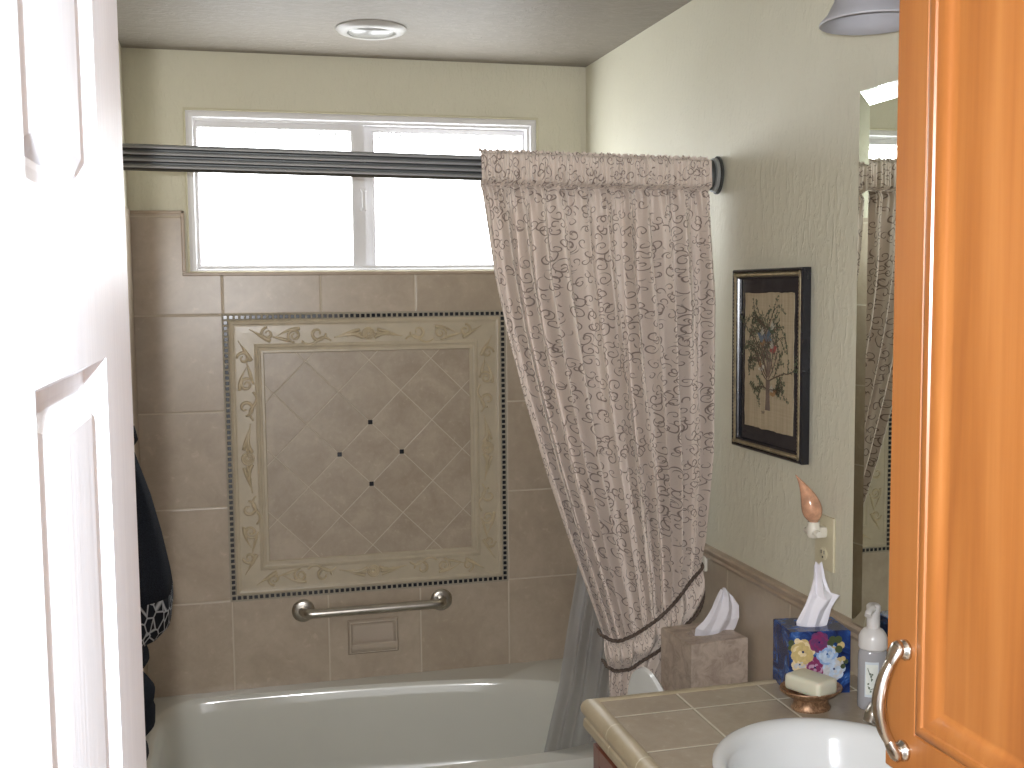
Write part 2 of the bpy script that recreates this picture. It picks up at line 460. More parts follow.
# carved scrolls in relief
bm = bmesh.new()
def stroke(pts, w0, w1):
    n_ = len(pts); rs = []
    for i in range(n_):
        t = i/(n_-1); rs.append(max(.0008, (w0*(1-t)+w1*t)*(.55+.45*math.sin(PI*min(1, t*1.1+.12)))))
    tube(bm, pts, [1.45*q_ for q_ in rs], 8, True, 1.0)
def spir(fn, cx_, cz_, r0, r1, a0, a1, w0, w1, y=-.0045):
    k = 22; pts = []
    for i in range(k+1):
        t = i/k; r = r0+(r1-r0)*t; a = a0+(a1-a0)*t
        pts.append(fn(cx_+r*math.cos(a), cz_+r*math.sin(a), y))
    stroke(pts, w0, w1)
def side_fn(k):
    def fn(s, d, y):      # s along the side, d outward from band centre
        m = mhw-.068+d
        x, z = [(s, m), (m, -s), (-s, -m), (-m, s)][k]
        return V(mc[0]+x, y, mc[1]+z)
    return fn
for k in range(4):
    fn = side_fn(k)
    # centre shell
    for i in range(3): spir(fn, 0, 0, .020-.006*i, .019-.006*i, 0, 2*PI, .0030, .0030)
    for sg in (-1, 1):
        # big leaf leaving the shell
        stroke([fn(sg*(.02+.10*t), -.014+.02*math.sin(PI*t)*(1-t)+.004*t, -.0045) for t in [i/16 for i in range(17)]], .006, .002)
        stroke([fn(sg*(.03+.09*t), .016-.028*t, -.0045) for t in [i/12 for i in range(13)]], .005, .0015)
        stroke([fn(sg*(.025+.05*t), .002-.012*t*t, -.0045) for t in [i/10 for i in range(11)]], .005, .0015)
        # S scroll
        spir(fn, sg*.175, .004, .028, .006, PI/2-sg*(-PI/2), PI/2-sg*(-PI/2)+sg*3.6*PI*.6, .0035, .005)
        stroke([fn(sg*(.13+.10*t), -.022+.012*math.sin(2*PI*t), -.0045) for t in [i/16 for i in range(17)]], .003, .005)
        spir(fn, sg*.255, -.002, .024, .005, -PI/2, -PI/2+sg*3.0*PI, .0035, .0045)
        stroke([fn(sg*(.235+.085*t), .022-.030*t*t, -.0045) for t in [i/16 for i in range(17)]], .0055, .0015)
        stroke([fn(sg*(.270+.075*t), -.02+.02*t, -.0045) for t in [i/12 for i in range(13)]], .005, .0015)
        # corner leaf
        spir(fn, sg*.345, .006, .022, .006, PI*.5, PI*.5-sg*2.4*PI, .004, .004)
        stroke([fn(sg*(.335+.07*t), -.02+.042*t, -.0045) for t in [i/12 for i in range(13)]], .0065, .002)
murobj('relief_scroll', bm, M_scroll, 'all')
bm = bmesh.new(); box(bm, mc[0]-mhw+.131, mc[0]+mhw-.131, -.0022, 0, mc[1]-mhh+.131, mc[1]+mhh-.131)
murobj('diamond_field', bm, M_field)
for dx, dz in ((0, .1096), (0, -.1096), (.1096, 0), (-.1096, 0)):
    bm = bmesh.new(); box(bm, mc[0]+dx-.0078, mc[0]+dx+.0078, -.0030, -.001, mc[1]+dz-.0078, mc[1]+dz+.0078, .0008, 1)
    murobj('black_inset', bm, M_black)

# ------------------------------------------------------------------ grab bar and soap tray
gb = thing('grab_bar', 'brushed metal grab bar below the tile mural', 'grab bar', (-.80, 0, .607))
for x in (-.246, .246):
    bm = bmesh.new()
    lathe(bm, [(.040, 0), (.040, .004), (.037, .008), (.030, .011), (.016, .012)], 32, Matrix.Translation((x, 0, 0)) @ Matrix.Rotation(PI/2, 4, 'X'))
    obj('mounting_flange', bm, M_nickel, gb, True)
bm = bmesh.new()
tube(bm, catmull([(-.246, 0, 0), (-.246, -.022, 0), (-.238, -.042, 0), (-.215, -.052, 0), (-.1, -.052, 0), (.1, -.052, 0), (.215, -.052, 0), (.238, -.042, 0), (.246, -.022, 0), (.246, 0, 0)], 8), .0165, 20)
obj('bar_tube', bm, M_nickel, gb, 'all')

M_tray = simple('tray_ceramic', (.50, .42, .335), .25, var=.05)
sd = thing('soap_tray', 'beige ceramic soap tray set into the tile under the grab bar', 'soap tray', (-.803, 0, .437))
bm = bmesh.new()
sweep_frame(bm, (0, 0, .060), FX, FZ, (0, -1, 0), .090, .062,
            [(0, 0), (.001, .010), (.006, .016), (.011, .015), (.015, .006), (.020, .002), (.025, .0012)], fill=True)
obj('tray_frame', bm, M_tray, sd, True)
bm = bmesh.new()
pr = [(.000, .006), (-.014, .006), (-.028, .014), (-.036, .030), (-.038, .042), (-.035, .045), (-.032, .042), (-.026, .030), (-.014, .020), (.0, .018)]
a = [bm.verts.new((-.080, y, z)) for y, z in pr]; b = [bm.verts.new((.080, y, z)) for y, z in pr]
for k in range(len(pr)-1): bm.faces.new((a[k], a[k+1], b[k+1], b[k]))
bm.faces.new(a); bm.faces.new(b)
bmesh.ops.bevel(bm, geom=bm.edges[:], offset=.002, segments=2, affect='EDGES')
obj('tray_lip', bm, M_tray, sd, True)

# ------------------------------------------------------------------ tub
tub = thing('bathtub', 'white enamel alcove bathtub against the tiled window wall', 'bathtub', (-.79, -.435, 0))
def T(p): return V(p[0]+.79, p[1]+.435, p[2])
inner = [(-1.52, -.16), (-1.46, -.075), (-1.35, -.055), (-.97, -.072), (-.62, -.105), (-.35, -.16), (-.17, -.25), (-.10, -.38), (-.11, -.55), (-.17, -.70), (-.28, -.775), (-.5, -.80), (-.9, -.80), (-1.3, -.80), (-1.45, -.785), (-1.53, -.70), (-1.54, -.55), (-1.54, -.3)]
ring = []
K = len(inner)
for i in range(K):
    a, b, c, d = [Vector((*inner[(i+j-1) % K], 0)) for j in range(4)]
    for k in range(6):
        t = k/6
        ring.append(0.5*((2*b)+(c-a)*t+(2*a-5*b+4*c-d)*t*t+(3*b-a-3*c+d)*t**3))
RZ = .345
cen = V(-.82, -.43, 0)
bm = bmesh.new()
def ring_at(z, s, sx=None):
    sx = s if sx is None else sx
    return [bm.verts.new(T((cen.x+(p.x-cen.x)*sx, cen.y+(p.y-cen.y)*s, z))) for p in ring]
rings = []
# outer rim boundary: project ring outwards to the alcove rectangle
def outer(z, inset=0.0):
    o_ = []
    x0, x1, y0, y1 = XL+.009+inset, -.001-inset, -.875+inset, -.001
    for p in ring:
        d = p-cen; t = min((x1-cen.x)/d.x if d.x > 1e-9 else (x0-cen.x)/d.x if d.x < -1e-9 else 1e9,
                           (y1-cen.y)/d.y if d.y > 1e-9 else (y0-cen.y)/d.y if d.y < -1e-9 else 1e9)
        o_.append(bm.verts.new(T((cen.x+d.x*t, cen.y+d.y*t, z))))
    return o_
rings = [outer(0), outer(RZ-.03), outer(RZ-.008), outer(RZ, .006), ring_at(RZ+.001, 1.012), ring_at(RZ-.003, 1.0), ring_at(RZ-.018, .982), ring_at(RZ-.06, .965),
         ring_at(.20, .935, .945), ring_at(.11, .91, .92), ring_at(.05, .87, .89), ring_at(.022, .80, .85), ring_at(.012, .6, .7), ring_at(.01, .25, .3)]
for a, b in zip(rings, rings[1:]):
    for i in range(len(a)): bm.faces.new((a[i], a[(i+1) % len(a)], b[(i+1) % len(a)], b[i]))
bm.faces.new(rings[-1])
obj('tub_shell', bm, M_tub, tub, True)
bm = bmesh.new(); lathe(bm, [(.03, 0), (.03, .003), (.02, .004), (.0, .002)], 20, Matrix.Translation(T((-.42, -.43, .010))), cap1=False)
obj('drain', bm, M_chrome, tub, True)

# ------------------------------------------------------------------ rod
RY, RZc = -1.128, 2.036
rod = thing('curtain_rod', 'wide ribbed dark grey curtain rod spanning wall to wall below window top', 'curtain rod', (-.79, RY, 2.029))
rod.rotation_euler.y = .0135
bm = bmesh.new()
pts = [(.010, -.031)]
# ribbed front profile: four ridges with deep grooves
for i in range(4):
    z0 = -.030+i*.0150
    pts += [(-.006, z0+.0015), (-.0125, z0+.004), (-.014, z0+.0075), (-.0125, z0+.011), (-.006, z0+.0135)]
pts += [(.010, .031)]
x0, x1 = XL+.79+.001, .79-.008
a = [bm.verts.new((x0, y, z)) for y, z in pts]; b = [bm.verts.new((x1, y, z)) for y, z in pts]
for k in range(len(pts)):
    f = bm.faces.new((a[k], a[(k+1) % len(pts)], b[(k+1) % len(pts)], b[k]))
    # grooves between ridges are the dark gaps
    if k % 5 in (0, 1): f.material_index = 1
bm.faces.new(a); bm.faces.new(b)
obj('rod_rail', bm, [M_rod_l, M_rod_d], rod)
for x, s in ((.79, -1), (XL+.79, 1)):
    bm = bmesh.new()
    Mx = Matrix.Translation((x, 0, 0)) @ Matrix.Rotation(s*PI/2, 4, 'Y')
    lathe(bm, [(.050, 0), (.050, .005), (.046, .007)], 40, Mx, sx=1.0, sy=.75)
    fl = obj('wall_bracket', bm, M_rod_d, rod, True)
    bm = bmesh.new(); lathe(bm, [(.045, .006), (.045, .016), (.040, .019)], 40, Mx, sx=1, sy=.72)
    obj('bracket_ring', bm, M_rod_l, fl, True)
    bm = bmesh.new(); lathe(bm, [(.040, .018), (.040, .029), (.036, .033)], 40, Mx, sx=1, sy=.72)
    obj('bracket_cup', bm, M_rod_d, fl, True)

# ------------------------------------------------------------------ curtain
def interp(tab, t):
    for (a, va), (b, vb) in zip(tab, tab[1:]):
        if t <= b:
            k = (t-a)/(b-a) if b > a else 0
            return va+(vb-va)*max(0, min(1, k))
    return tab[-1][1]
def smooth(t): t = max(0, min(1, t)); return t*t*(3-2*t)
curtain = thing('shower_curtain', 'beige shower curtain with brown scroll print gathered on rod and tied back', 'shower curtain', (-.33, RY, 0))
bm = bmesh.new(); uvl = bm.loops.layers.uv.new('UVMap')
NU = 420; NFOLD = 11; CW = 1.55
rnd = random.Random(3)
phs = [rnd.uniform(0, 6.28) for _ in range(8)]
# rows: (kind, t)
rows = []
ZT = RZc+.047
LT = [(2.09, -.654), (2.0, -.650), (1.77, -.620), (1.62, -.590), (1.437, -.543), (1.25, -.488), (1.06, -.424), (.896, -.365), (.80, -.330)]
RT = [(2.12, -.034), (1.97, -.032), (1.69, -.017), (1.28, -.020), (1.04, -.040), (.98, -.052)]
def left_x(z):
    return interp([(-a, b) for a, b in LT], -z)
def right_x(z):
    return interp([(-a, b) for a, b in RT], -z)
vrows = [i/130 for i in range(131)]
def tie_z(u):   # height of the upper rope along the cloth
    # left .812, dips .79 near u=.25, climbs to .985 at the right
    x = u
    return .800 - .035*math.sin(min(1, x/.45)*PI/2)*max(0, 1-x/.9)*1.0 + .17*x**2.3
def sagz(x, z): return (2.029-.0135*(x+.79)-RZc)*smooth((z-1.4)/.5)
def cloth(u, v, part):
    """part 0: rod to upper rope; 1: between ropes; 2: below"""
    if part == 0:
        zt, zb = ZT, tie_z(u)
        z = zt+(zb-zt)*v
        zl = zt+(tie_z(0)-zt)*v; zr = zt+(tie_z(1)-zt)*v
        xl, xr = left_x(zl), right_x(zr)
        # cloth fans from the right: bias so folds converge at the tie
        uu = u**(1.0+.18*v)
        x = xl+(xr-xl)*uu
        pocket = smooth((RZc+.040-z)/.006)*smooth((z-(RZc-.046))/.014)
        above = smooth((z-(RZc+.036))/.006)
        tight = max(pocket, above)
        depth = (.012+.020*smooth(v/.35))*(1-tight)+.0055*tight
        squeeze = 1-.30*smooth((v-.75)/.25)
        f = math.sin(2*PI*NFOLD*u+phs[0]+1.1*math.sin(2*PI*2*u+phs[1])+.5*math.sin(5*v+phs[5]))
        f = math.copysign(abs(f)**.8, f)
        g = math.sin(2*PI*27*u+phs[2]+2*math.sin(7*u+3*v))*.25*(1-.4*v)
        h = math.sin(2*PI*62*u+phs[3]+3*math.sin(11*u))
        fine = math.exp(-((z-(RZc-.045))/.05)**2)*(1 if z < RZc-.03 else .55)
        y = RY - depth*squeeze*(f+g) - .0070*h*(fine+.35*tight) - .004*math.sin(2*PI*41*u+4*math.sin(5*u)+phs[6])*fine
        y -= .026*pocket + .012*(1-tight)*0
        pinch = math.exp(-((z-(RZc-.042))/.008)**2)
        y += .016*pinch
        if above > 0: z += .006*above*math.sin(2*PI*43*u+phs[4])*v*0+.0018*above*math.sin(2*PI*37*u+2*math.sin(9*u))+.0010*above*math.sin(2*PI*83*u+3*math.sin(14*u))
        x += .006*math.cos(2*PI*NFOLD*u+phs[0])*(1-tight)*math.sin(PI*min(1, max(0, u)))
        y -= .030*smooth((v-.8)/.2)*0
        return x, y, z
    if part == 1:
        z0_, z1_ = tie_z(u), interp([(0, .712), (.12, .70), (.3, .705), (.6, .745), (.85, .80), (1, .84)], u)
        z = z0_+(z1_-z0_)*v
        xl = -.330+(.015)*v-.010*math.sin(PI*v)
        xr = -.052+(-.012)*v+.012*math.sin(PI*min(1, v*1.0))
        x = xl+(xr-xl)*u**(1.18)
        amp = .014
        f = math.sin(2*PI*6*u+phs[0]+2.0*v*u+1.1*math.sin(2*PI*2*u+phs[1]))
        base0 = cloth(u, 1.0, 0)[1]
        y = base0*(1-smooth(v/.3))+(RY-amp*f)*smooth(v/.3)
        y -= .035*math.sin(PI*v)*(.5+.5*math.sin(PI*u))
        return x, y, z
    z0_ = interp([(0, .712), (.12, .70), (.3, .705), (.6, .745), (.85, .80), (1, .84)], u)
    z = z0_+(.14-z0_)*v
    xl = -.315+.005*min(1, v*3)-.01*v; xr = -.064-.09*smooth(v/.25)
    x = xl+(xr-xl)*u**(1.0+.18*(1-v))
    f = math.sin(2*PI*6*u+phs[0]+2.0*u+1.1*math.sin(2*PI*2*u+phs[1]))
    y = RY-(.014+.012*smooth(v*3))*f
    return x, y, z
seq = [(0, v) for v in
       [i*.003 for i in range(26)]+[.075+i*(.925/110) for i in range(1, 111)]]
seq += [(1, i/16) for i in range(1, 17)] + [(2, i/24) for i in range(1, 25)]
vv = []
for part, v in seq:
    row = []
    for i in range(NU+1):
        u = i/NU
        x, y, z = cloth(u, v, part); row.append(bm.verts.new((x+.33, y-RY, z+sagz(x, z))))
    vv.append(row)
zacc = 0; zs = [0]
for r in range(1, len(vv)):
    zacc += abs(vv[r][NU//2].co.z-vv[r-1][NU//2].co.z)+.3*abs(vv[r][NU//2].co.y-vv[r-1][NU//2].co.y); zs.append(zacc)
for r in range(len(vv)-1):
    for i in range(NU):
        f = bm.faces.new((vv[r][i], vv[r][i+1], vv[r+1][i+1], vv[r+1][i]))
        for lp, (ii, rr) in zip(f.loops, ((i, r), (i+1, r), (i+1, r+1), (i, r+1))):
            lp[uvl].uv = (ii/NU*CW*.70, -zs[rr])
obj('curtain_cloth', bm, M_curt, curtain, 'all', fixn=False)
# back of the rod pocket
bm = bmesh.new(); uvl = bm.loops.layers.uv.new('UVMap')
rws = []
for k, (dy, dz) in enumerate([(-.004, .034), (.014, .032), (.018, 0), (.014, -.035), (-.004, -.043)]):
    rws.append([bm.verts.new((-.645+.33+i/120*.609, dy+.003*math.sin(i*1.9)-.0, RZc+dz+sagz(-.645+i/120*.609, 2.0))) for i in range(121)])
for r in range(4):
    for i in range(120):
        f = bm.faces.new((rws[r][i], rws[r][i+1], rws[r+1][i+1], rws[r+1][i]))
        for lp, (ii, rr) in zip(f.loops, ((i, r), (i+1, r), (i+1, r+1), (i, r+1))): lp[uvl].uv = (ii/120*.95, rr*.03)
obj('rod_pocket', bm, M_curt, curtain, 'all', fixn=False)

# tieback rope
tb = thing('curtain_tieback', 'brown twisted rope tieback looped twice round the curtain', 'curtain tieback', (-.03, -1.1, .985))
def rope(pts, r=.0045, tw=150):
    bm = bmesh.new(); c = catmull(pts, 14); fr = frames(c)
    L = 0; acc = [0]
    for i in range(1, len(c)): L += (c[i]-c[i-1]).length; acc.append(L)
    for ph in (0, PI*2/3, PI*4/3):
        pp = []
        for k in range(int(L/.0016)):
            s = k*.0016; i = max(0, min(len(c)-2, next((q for q in range(len(acc)-1) if acc[q+1] >= s), len(c)-2)))
            f = (s-acc[i])/max(1e-6, acc[i+1]-acc[i]); p = c[i].lerp(c[i+1], f); _, sd_, up_ = fr[i]
            a = s*tw+ph; pp.append(p+sd_*math.cos(a)*r*.6+up_*math.sin(a)*r*.6)
        tube(bm, pp, r*.62, 5)
    return bm
M_rope = simple('brown_rope', (.10, .072, .055), .8, var=.35, scale=200)
def cz_front(u, part=0, v=1.0):
    x, y, z = cloth(u, v, part); return x, y, z
def ropepts(part, us, off, dz=0):
    out = []
    for u in us:
        # stay in front of the folds: take the most forward point near u
        ys = [cloth(max(0, min(1, u+d)), 1.0, part)[1] for d in (-.06, -.04, -.02, 0, .02, .04, .06)]
        x, y, z = cloth(u, 1.0, part); out.append((x+.03, min(ys)-off+1.1, z+dz-.985))
    return out
p1 = [(-.012, .045, -.012)] + [(-.018, .01, -.01)] + ropepts(0, [1-i*.1 for i in range(0, 11)], .006)
p1 += [(p1[-1][0]-.006, p1[-1][1]+.02, p1[-1][2]+.002), (p1[-1][0]+.0, p1[-1][1]+.06, p1[-1][2]+.004)]
obj('upper_rope', rope(p1), M_rope, tb, 'all')
p2 = [(-.012, .045, -.020), (.002, .01, -.06), (-.004, -.02, -.11)] + ropepts(1, [1-i*.1 for i in range(0, 11)], .006)
p2 += [(p2[-1][0]-.004, p2[-1][1]+.02, p2[-1][2]+.002), (p2[-1][0]+.0, p2[-1][1]+.06, p2[-1][2]+.004)]
obj('lower_rope', rope(p2), M_rope, tb, 'all')
bm = bmesh.new()
box(bm, -.010, 0, -.014, .014, -.022, .022, .004, 3)
tube(bm, catmull([(-.008, 0, 0), (-.022, 0, -.012), (-.034, 0, -.008), (-.036, 0, .006)], 6), .004, 8)
hk = obj('wall_hook', bm, M_whitep, None, True); hk.location = (0, -1.062, .955)
tag(hk, 'small white plastic hook holding the curtain rope on the tile', 'hook')

# liner
bm = bmesh.new(); NUl = 90; rowl = []
for r in range(41):
    v = r/40; z = 2.0+(.25-2.0)*v
    row = []
    for i in range(NUl+1):
        u = i/NUl
        xl = interp([(0, -.55), (.35, -.40), (.6, -.30), (.66, -.307), (.84, -.340), (.97, -.395), (1, -.40)], v)
        xr = interp([(0, -.02), (1, -.10)], v)
        x = xl+(xr-xl)*u
        y = -1.095+(.335)*smooth(v/.93)+.014*math.sin(u*2*PI*6+1.2*math.sin(3*v))*(.4+.6*v)+.005*math.sin(u*55+4*v)
        row.append(bm.verts.new((x+.25, y+1.0, z-.0)))
    rowl.append(row)
for a, b in zip(rowl, rowl[1:]):
    for i in range(NUl): bm.faces.new((a[i], a[i+1], b[i+1], b[i]))
ln = obj('curtain_liner', bm, M_liner, None, 'all', fixn=False); ln.location = (-.25, -1.0, 0)
tag(ln, 'grey translucent plastic liner hanging inside the tub behind the printed curtain', 'curtain liner')

# ------------------------------------------------------------------ ceiling light
cl = thing('ceiling_light', 'round white recessed light in the ceiling above the bathtub', 'ceiling light', (-.822, -.425, H))
bm = bmesh.new(); lathe(bm, [(.108, 0), (.108, -.004), (.100, -.012), (.082, -.018), (.074, -.016), (.072, -.006)], 48, cap0=False, cap1=False)
obj('trim_ring', bm, M_trimw, cl, True)
bm = bmesh.new(); lathe(bm, [(.074, -.008), (.066, -.016), (.045, -.022), (.0005, -.024)], 40, cap0=False)
obj('light_lens', bm, M_lens, cl, True)

# ------------------------------------------------------------------ mirror
MY0, MY1, MZ0, MZ1 = -1.818, -2.86, 1.008, 2.117
mir = thing('wall_mirror', 'large frameless mirror on the wall over the sink', 'mirror', (0, (MY0+MY1)/2, MZ0))
bm = bmesh.new()
sweep_frame(bm, (0, 0, (MZ1-MZ0)/2), (0, 1, 0), FZ, (-1, 0, 0), (MY0-MY1)/2, (MZ1-MZ0)/2, [(0, -.004), (0, .0062), (.032, .0032)], fill=True)
obj('mirror_glass', bm, M_mirror, mir)

# ------------------------------------------------------------------ framed picture
PY0, PY1, PZ0, PZ1 = -1.263, -1.620, 1.316, 1.765
pic = thing('framed_picture', 'black and gold framed print of a leafy tree full of birds', 'picture', (0, (PY0+PY1)/2, PZ0))
phw, phh = (PY0-PY1)/2, (PZ1-PZ0)/2; pc = (0, 0, phh)
M_frk = simple('black_lacquer', (.012, .012, .016), .25, var=.2)
M_gold = simple('antique_gold', (.34, .29, .19), .35, .7, var=.25, scale=60)
M_mat = simple('black_matboard', (.018, .018, .024), .12, var=.2)
def papyrus():
    t = NT('tan_papyrus'); o = t.tc.outputs['Object']
    n = t.noise(t.mapping(o, scale=(1, 26, 1.2)), 5, 4, .6, .3)
    n2 = t.noise(t.mapping(o, scale=(1, 1.5, 60)), 5, 3)
    c = t.ramp(t.math('ADD', t.math('MULTIPLY', n, .7), t.math('MULTIPLY', n2, .3)), [(.35, (.36, .29, .19)), (.65, (.50, .42, .29))])
    return t.done(c, .5)
M_pap = papyrus()
YU = (0, -1, 0)   # to the viewer's right when facing the wall
bm = bmesh.new()
sweep_frame(bm, pc, YU, FZ, (-1, 0, 0), phw, phh, [(0, 0), (0, .019), (.003, .022), (.006, .022), (.008, .019)])
sweep_frame(bm, pc, YU, FZ, (-1, 0, 0), phw, phh, [(.019, .019), (.022, .017), (.024, .013), (.024, 0)])
fr_ = obj('picture_frame', bm, M_frk, pic)
bm = bmesh.new()
sweep_frame(bm, pc, YU, FZ, (-1, 0, 0), phw, phh, [(.008, .0185), (.011, .022), (.016, .022), (.019, .0185)])
# rope-cut beads along the gilt band
for sgn in (-1, 1):
    k = int(2*phh/.009)
    for i in range(k):
        z = pc[2]-phh+.010+i*(2*phh-.02)/(k-1)
        box(bm, -.0235, -.020, sgn*(phw-.0135)-.003, sgn*(phw-.0135)+.003, z-.0026, z+.0026, .001, 1)
    k = int(2*phw/.009)
    for i in range(k):
        y = -phw+.010+i*(2*phw-.02)/(k-1)
        box(bm, -.0235, -.020, y-.0026, y+.0026, pc[2]+sgn*(phh-.0135)-.003, pc[2]+sgn*(phh-.0135)+.003, .001, 1)
obj('gilt_band', bm, M_gold, fr_)
bm = bmesh.new(); box(bm, -.010, -.004, -phw+.022, phw-.022, .022, 2*phh-.022); obj('mat_board', bm, M_mat, pic)
bm = bmesh.new()
rr = random.Random(5); edge = []
ew, eh = phw-.055, phh-.058
for sd_ in range(4):
    for i in range(16):
        t = -1+2*i/16; j = rr.uniform(-.0015, .0015)
        edge.append([(t*ew, -eh+j), (ew+j, t*eh), (-t*ew, eh+j), (-ew+j, -t*eh)][sd_])
va = [bm.verts.new((-.0118, -u, pc[2]+w)) for u, w in edge]; vb = [bm.verts.new((-.0102, -u, pc[2]+w)) for u, w in edge]
bm.faces.new(va); bm.faces.new(vb)
for i in range(len(va)): bm.faces.new((va[i], va[(i+1) % len(va)], vb[(i+1) % len(va)], vb[i]))
sheet = obj('papyrus_sheet', bm, M_pap, pic)
# tree art, painted in thin raised ink on the sheet
def ink(name, color): return simple(name, color, .6, var=.15, scale=80)
I_trunk, I_leaf, I_blue, I_red, I_white, I_tan = ink('ink_brown', (.10, .065, .045)), ink('ink_green', (.07, .10, .055)), ink('ink_blue', (.13, .19, .25)), ink('ink_red', (.30, .07, .06)), ink('ink_white', (.55, .53, .45)), ink('ink_tan', (.34, .2, .09))
def pv(u, w, h=.0): return V(-.0120-h, -u, pc[2]+w)
bmT = bmesh.new(); bmL = bmesh.new(); rt = random.Random(11)
def inkline(bm, pts, r0, r1, h=0):
    k = len(pts); tube(bm, [pv(*p, h) for p in pts], [r0+(r1-r0)*i/(k-1) for i in range(k)], 4)
def leaf(bm, u, w, a, l, wd, h=.0004):
    c, s = math.cos(a), math.sin(a)
    P_ = [(0, 0), (l*.4, wd), (l, 0), (l*.4, -wd)]
    vs = [bm.verts.new(pv(u+x*c-y*s, w+x*s+y*c, h)) for x, y in P_]; bm.faces.new(vs)
    v2 = [bm.verts.new(v.co+V(.0004, 0, 0)) for v in vs]
    for i in range(4): bm.faces.new((vs[i], vs[(i+1) % 4], v2[(i+1) % 4], v2[i]))
base_w = -.118
for k in range(7):
    o_ = (k-3)*.0028
    inkline(bmT, [(o_*1.2, base_w), (o_*.9, base_w+.03), (o_*1.0+.002*math.sin(k), base_w+.075)], .0019, .0014, .0002)
def branch(u, w, a, L, depth):
    pts = [(u, w)]; n_ = 6; aa = a; bend = rt.uniform(-.18, .18)
    for i in range(n_):
        aa += bend; pts.append((pts[-1][0]+L/n_*math.cos(aa), pts[-1][1]+L/n_*math.sin(aa)))
    inkline(bmT, pts, .0007+.0006*depth, .0005+.0003*depth, .0002)
    for p in pts[2:]:
        for q in range(2):
            leaf(bmL, p[0]+rt.uniform(-.003, .003), p[1]+rt.uniform(-.003, .003), rt.uniform(0, 6.28), .0075, .0016)
    if depth > 0:
        for i in (2, 4, 6):
            branch(*pts[i], aa+rt.choice((-1, 1))*rt.uniform(.4, .9), L*.62, depth-1)
for a in [math.radians(x) for x in (20, 38, 55, 70, 84, 96, 110, 126, 143, 160)]:
    L = .075+.045*math.sin(a)**2
    branch(.004*math.cos(a), base_w+.065+.02*abs(math.sin(a)), a, L, 2)
for a in (20, 160): branch(0, base_w+.05, math.radians(a), .05, 2)
obj('tree_trunk_ink', bmT, I_trunk, sheet); obj('tree_leaf_ink', bmL, I_leaf, sheet)
def bird(u, w, s, fl, body, wing):
    bm = bmesh.new()
    out = [(-.022, -.003), (-.012, .003), (-.004, .006), (.004, .009), (.009, .008), (.013, .0055), (.009, .003), (.006, -.003), (-.002, -.007), (-.012, -.005)]
    vs = [bm.verts.new(pv(u+fl*x*s, w+y*s, .0007)) for x, y in out]; f = bm.faces.new(vs)
    r = bmesh.ops.extrude_face_region(bm, geom=[f]); 
    for v in r['geom']:
        if isinstance(v, bmesh.types.BMVert): v.co.x += .0006
    o = obj('bird_ink', bm, body, sheet)
    bm = bmesh.new()
    for a in (.5, .85, 1.2): leaf(bm, u-fl*.003*s, w+.002*s, (a if fl < 0 else PI-a), .019*s, .003*s, .0010)
    obj('bird_wing_ink', bm, wing, o)
bird(-.040, .060, 1.15, -1, I_blue, I_white); bird(-.008, .057, 1.25, -1, I_blue, I_blue); bird(.010, .075, 1.2, -1, I_leaf, I_white)
bird(.030, .030, 1.15, 1, I_red, I_white); bird(-.03, -.018, 1.0, 1, I_white, I_tan); bird(.030, -.075, 1.1, 1, I_tan, I_white); bird(-.025, .044, .9, 1, I_tan, I_blue)
bm = bmesh.new()
inkline(bm, [(-.032+i*.0018, -.125+.0045*math.sin(i*2.3)) for i in range(10)], .0005, .0005)
obj('signature_ink', bm, I_trunk, sheet)

# ------------------------------------------------------------------ outlet and night light
ou = thing('wall_outlet', 'almond double outlet plate on the wall beside the mirror', 'outlet', (0, -1.686, 1.150))
bm = bmesh.new(); box(bm, -.006+.008, .008, -.040, .040, -.061, .061, .0025, 3); bmesh.ops.translate(bm, vec=(0, 0, 0), verts=bm.verts)
obj('cover_plate', bm, M_plastic, ou, True)
for z in (.026, -.026):
    bm = bmesh.new(); lathe(bm, [(.0165, 0), (.0165, .0022), (.0150, .003)], 28, Matrix.Translation((.0025, 0, z)) @ Matrix.Rotation(-PI/2, 4, 'Y'), sx=.85, sy=1)
    s_ = obj('socket', bm, M_plastic, ou, True)
    bm = bmesh.new()
    for y in (-.006, .006): box(bm, -.0012, .000, y-.0011, y+.0011, z+.000, z+.008)
    lathe(bm, [(.0024, 0), (.0024, .0006)], 10, Matrix.Translation((-.0006, 0, z-.007)) @ Matrix.Rotation(-PI/2, 4, 'Y'))
    obj('socket_slot', bm, M_dark, s_)
nl = thing('night_light', 'plug-in night light with amber flame shaped bulb on the outlet', 'night light', (-.010, -1.700, 1.178))
bm = bmesh.new()
lathe(bm, [(.010, -.012), (.015, -.006), (.0155, .010), (.0135, .016), (.0135, .024)], 24, Matrix.Translation((-.022, 0, 0)))
box(bm, -.018, .006, -.011, .011, -.012, .012, .004, 2)
lathe(bm, [(.006, 0), (.006, .018), (.005, .020)], 16, Matrix.Translation((-.026, .010, .0)) @ Matrix.Rotation(-PI/2, 4, 'X'))
lathe(bm, [(.008, 0), (.008, .016), (.007, .018)], 16, Matrix.Translation((-.024, -.010, .0)) @ Matrix.Rotation(PI/2, 4, 'X'))
obj('plug_body', bm, M_whitep, nl, True)
bm = bmesh.new()
n_ = 26; cpt = []; rs = []
for i in range(n_+1):
    t = i/n_
    cpt.append((-.022-.004*math.sin(PI*t)-.036*t**2.2, .010*math.sin(PI*t)*-.4+.018*t**2, .022+.106*t))
    rs.append(.0008+.0235*math.sin(PI*min(1, (t**.62)))**1.0*(1-t)**.22 if 0 < t < 1 else (.010 if t == 0 else .0008))
rs[0] = .010
tube(bm, cpt, rs, 24)
M_flame = simple('amber_bulb_glass', (.58, .31, .19), .12, var=.25, scale=70, Coat_Weight=.6)
obj('flame_bulb', bm, M_flame, nl, 'all')

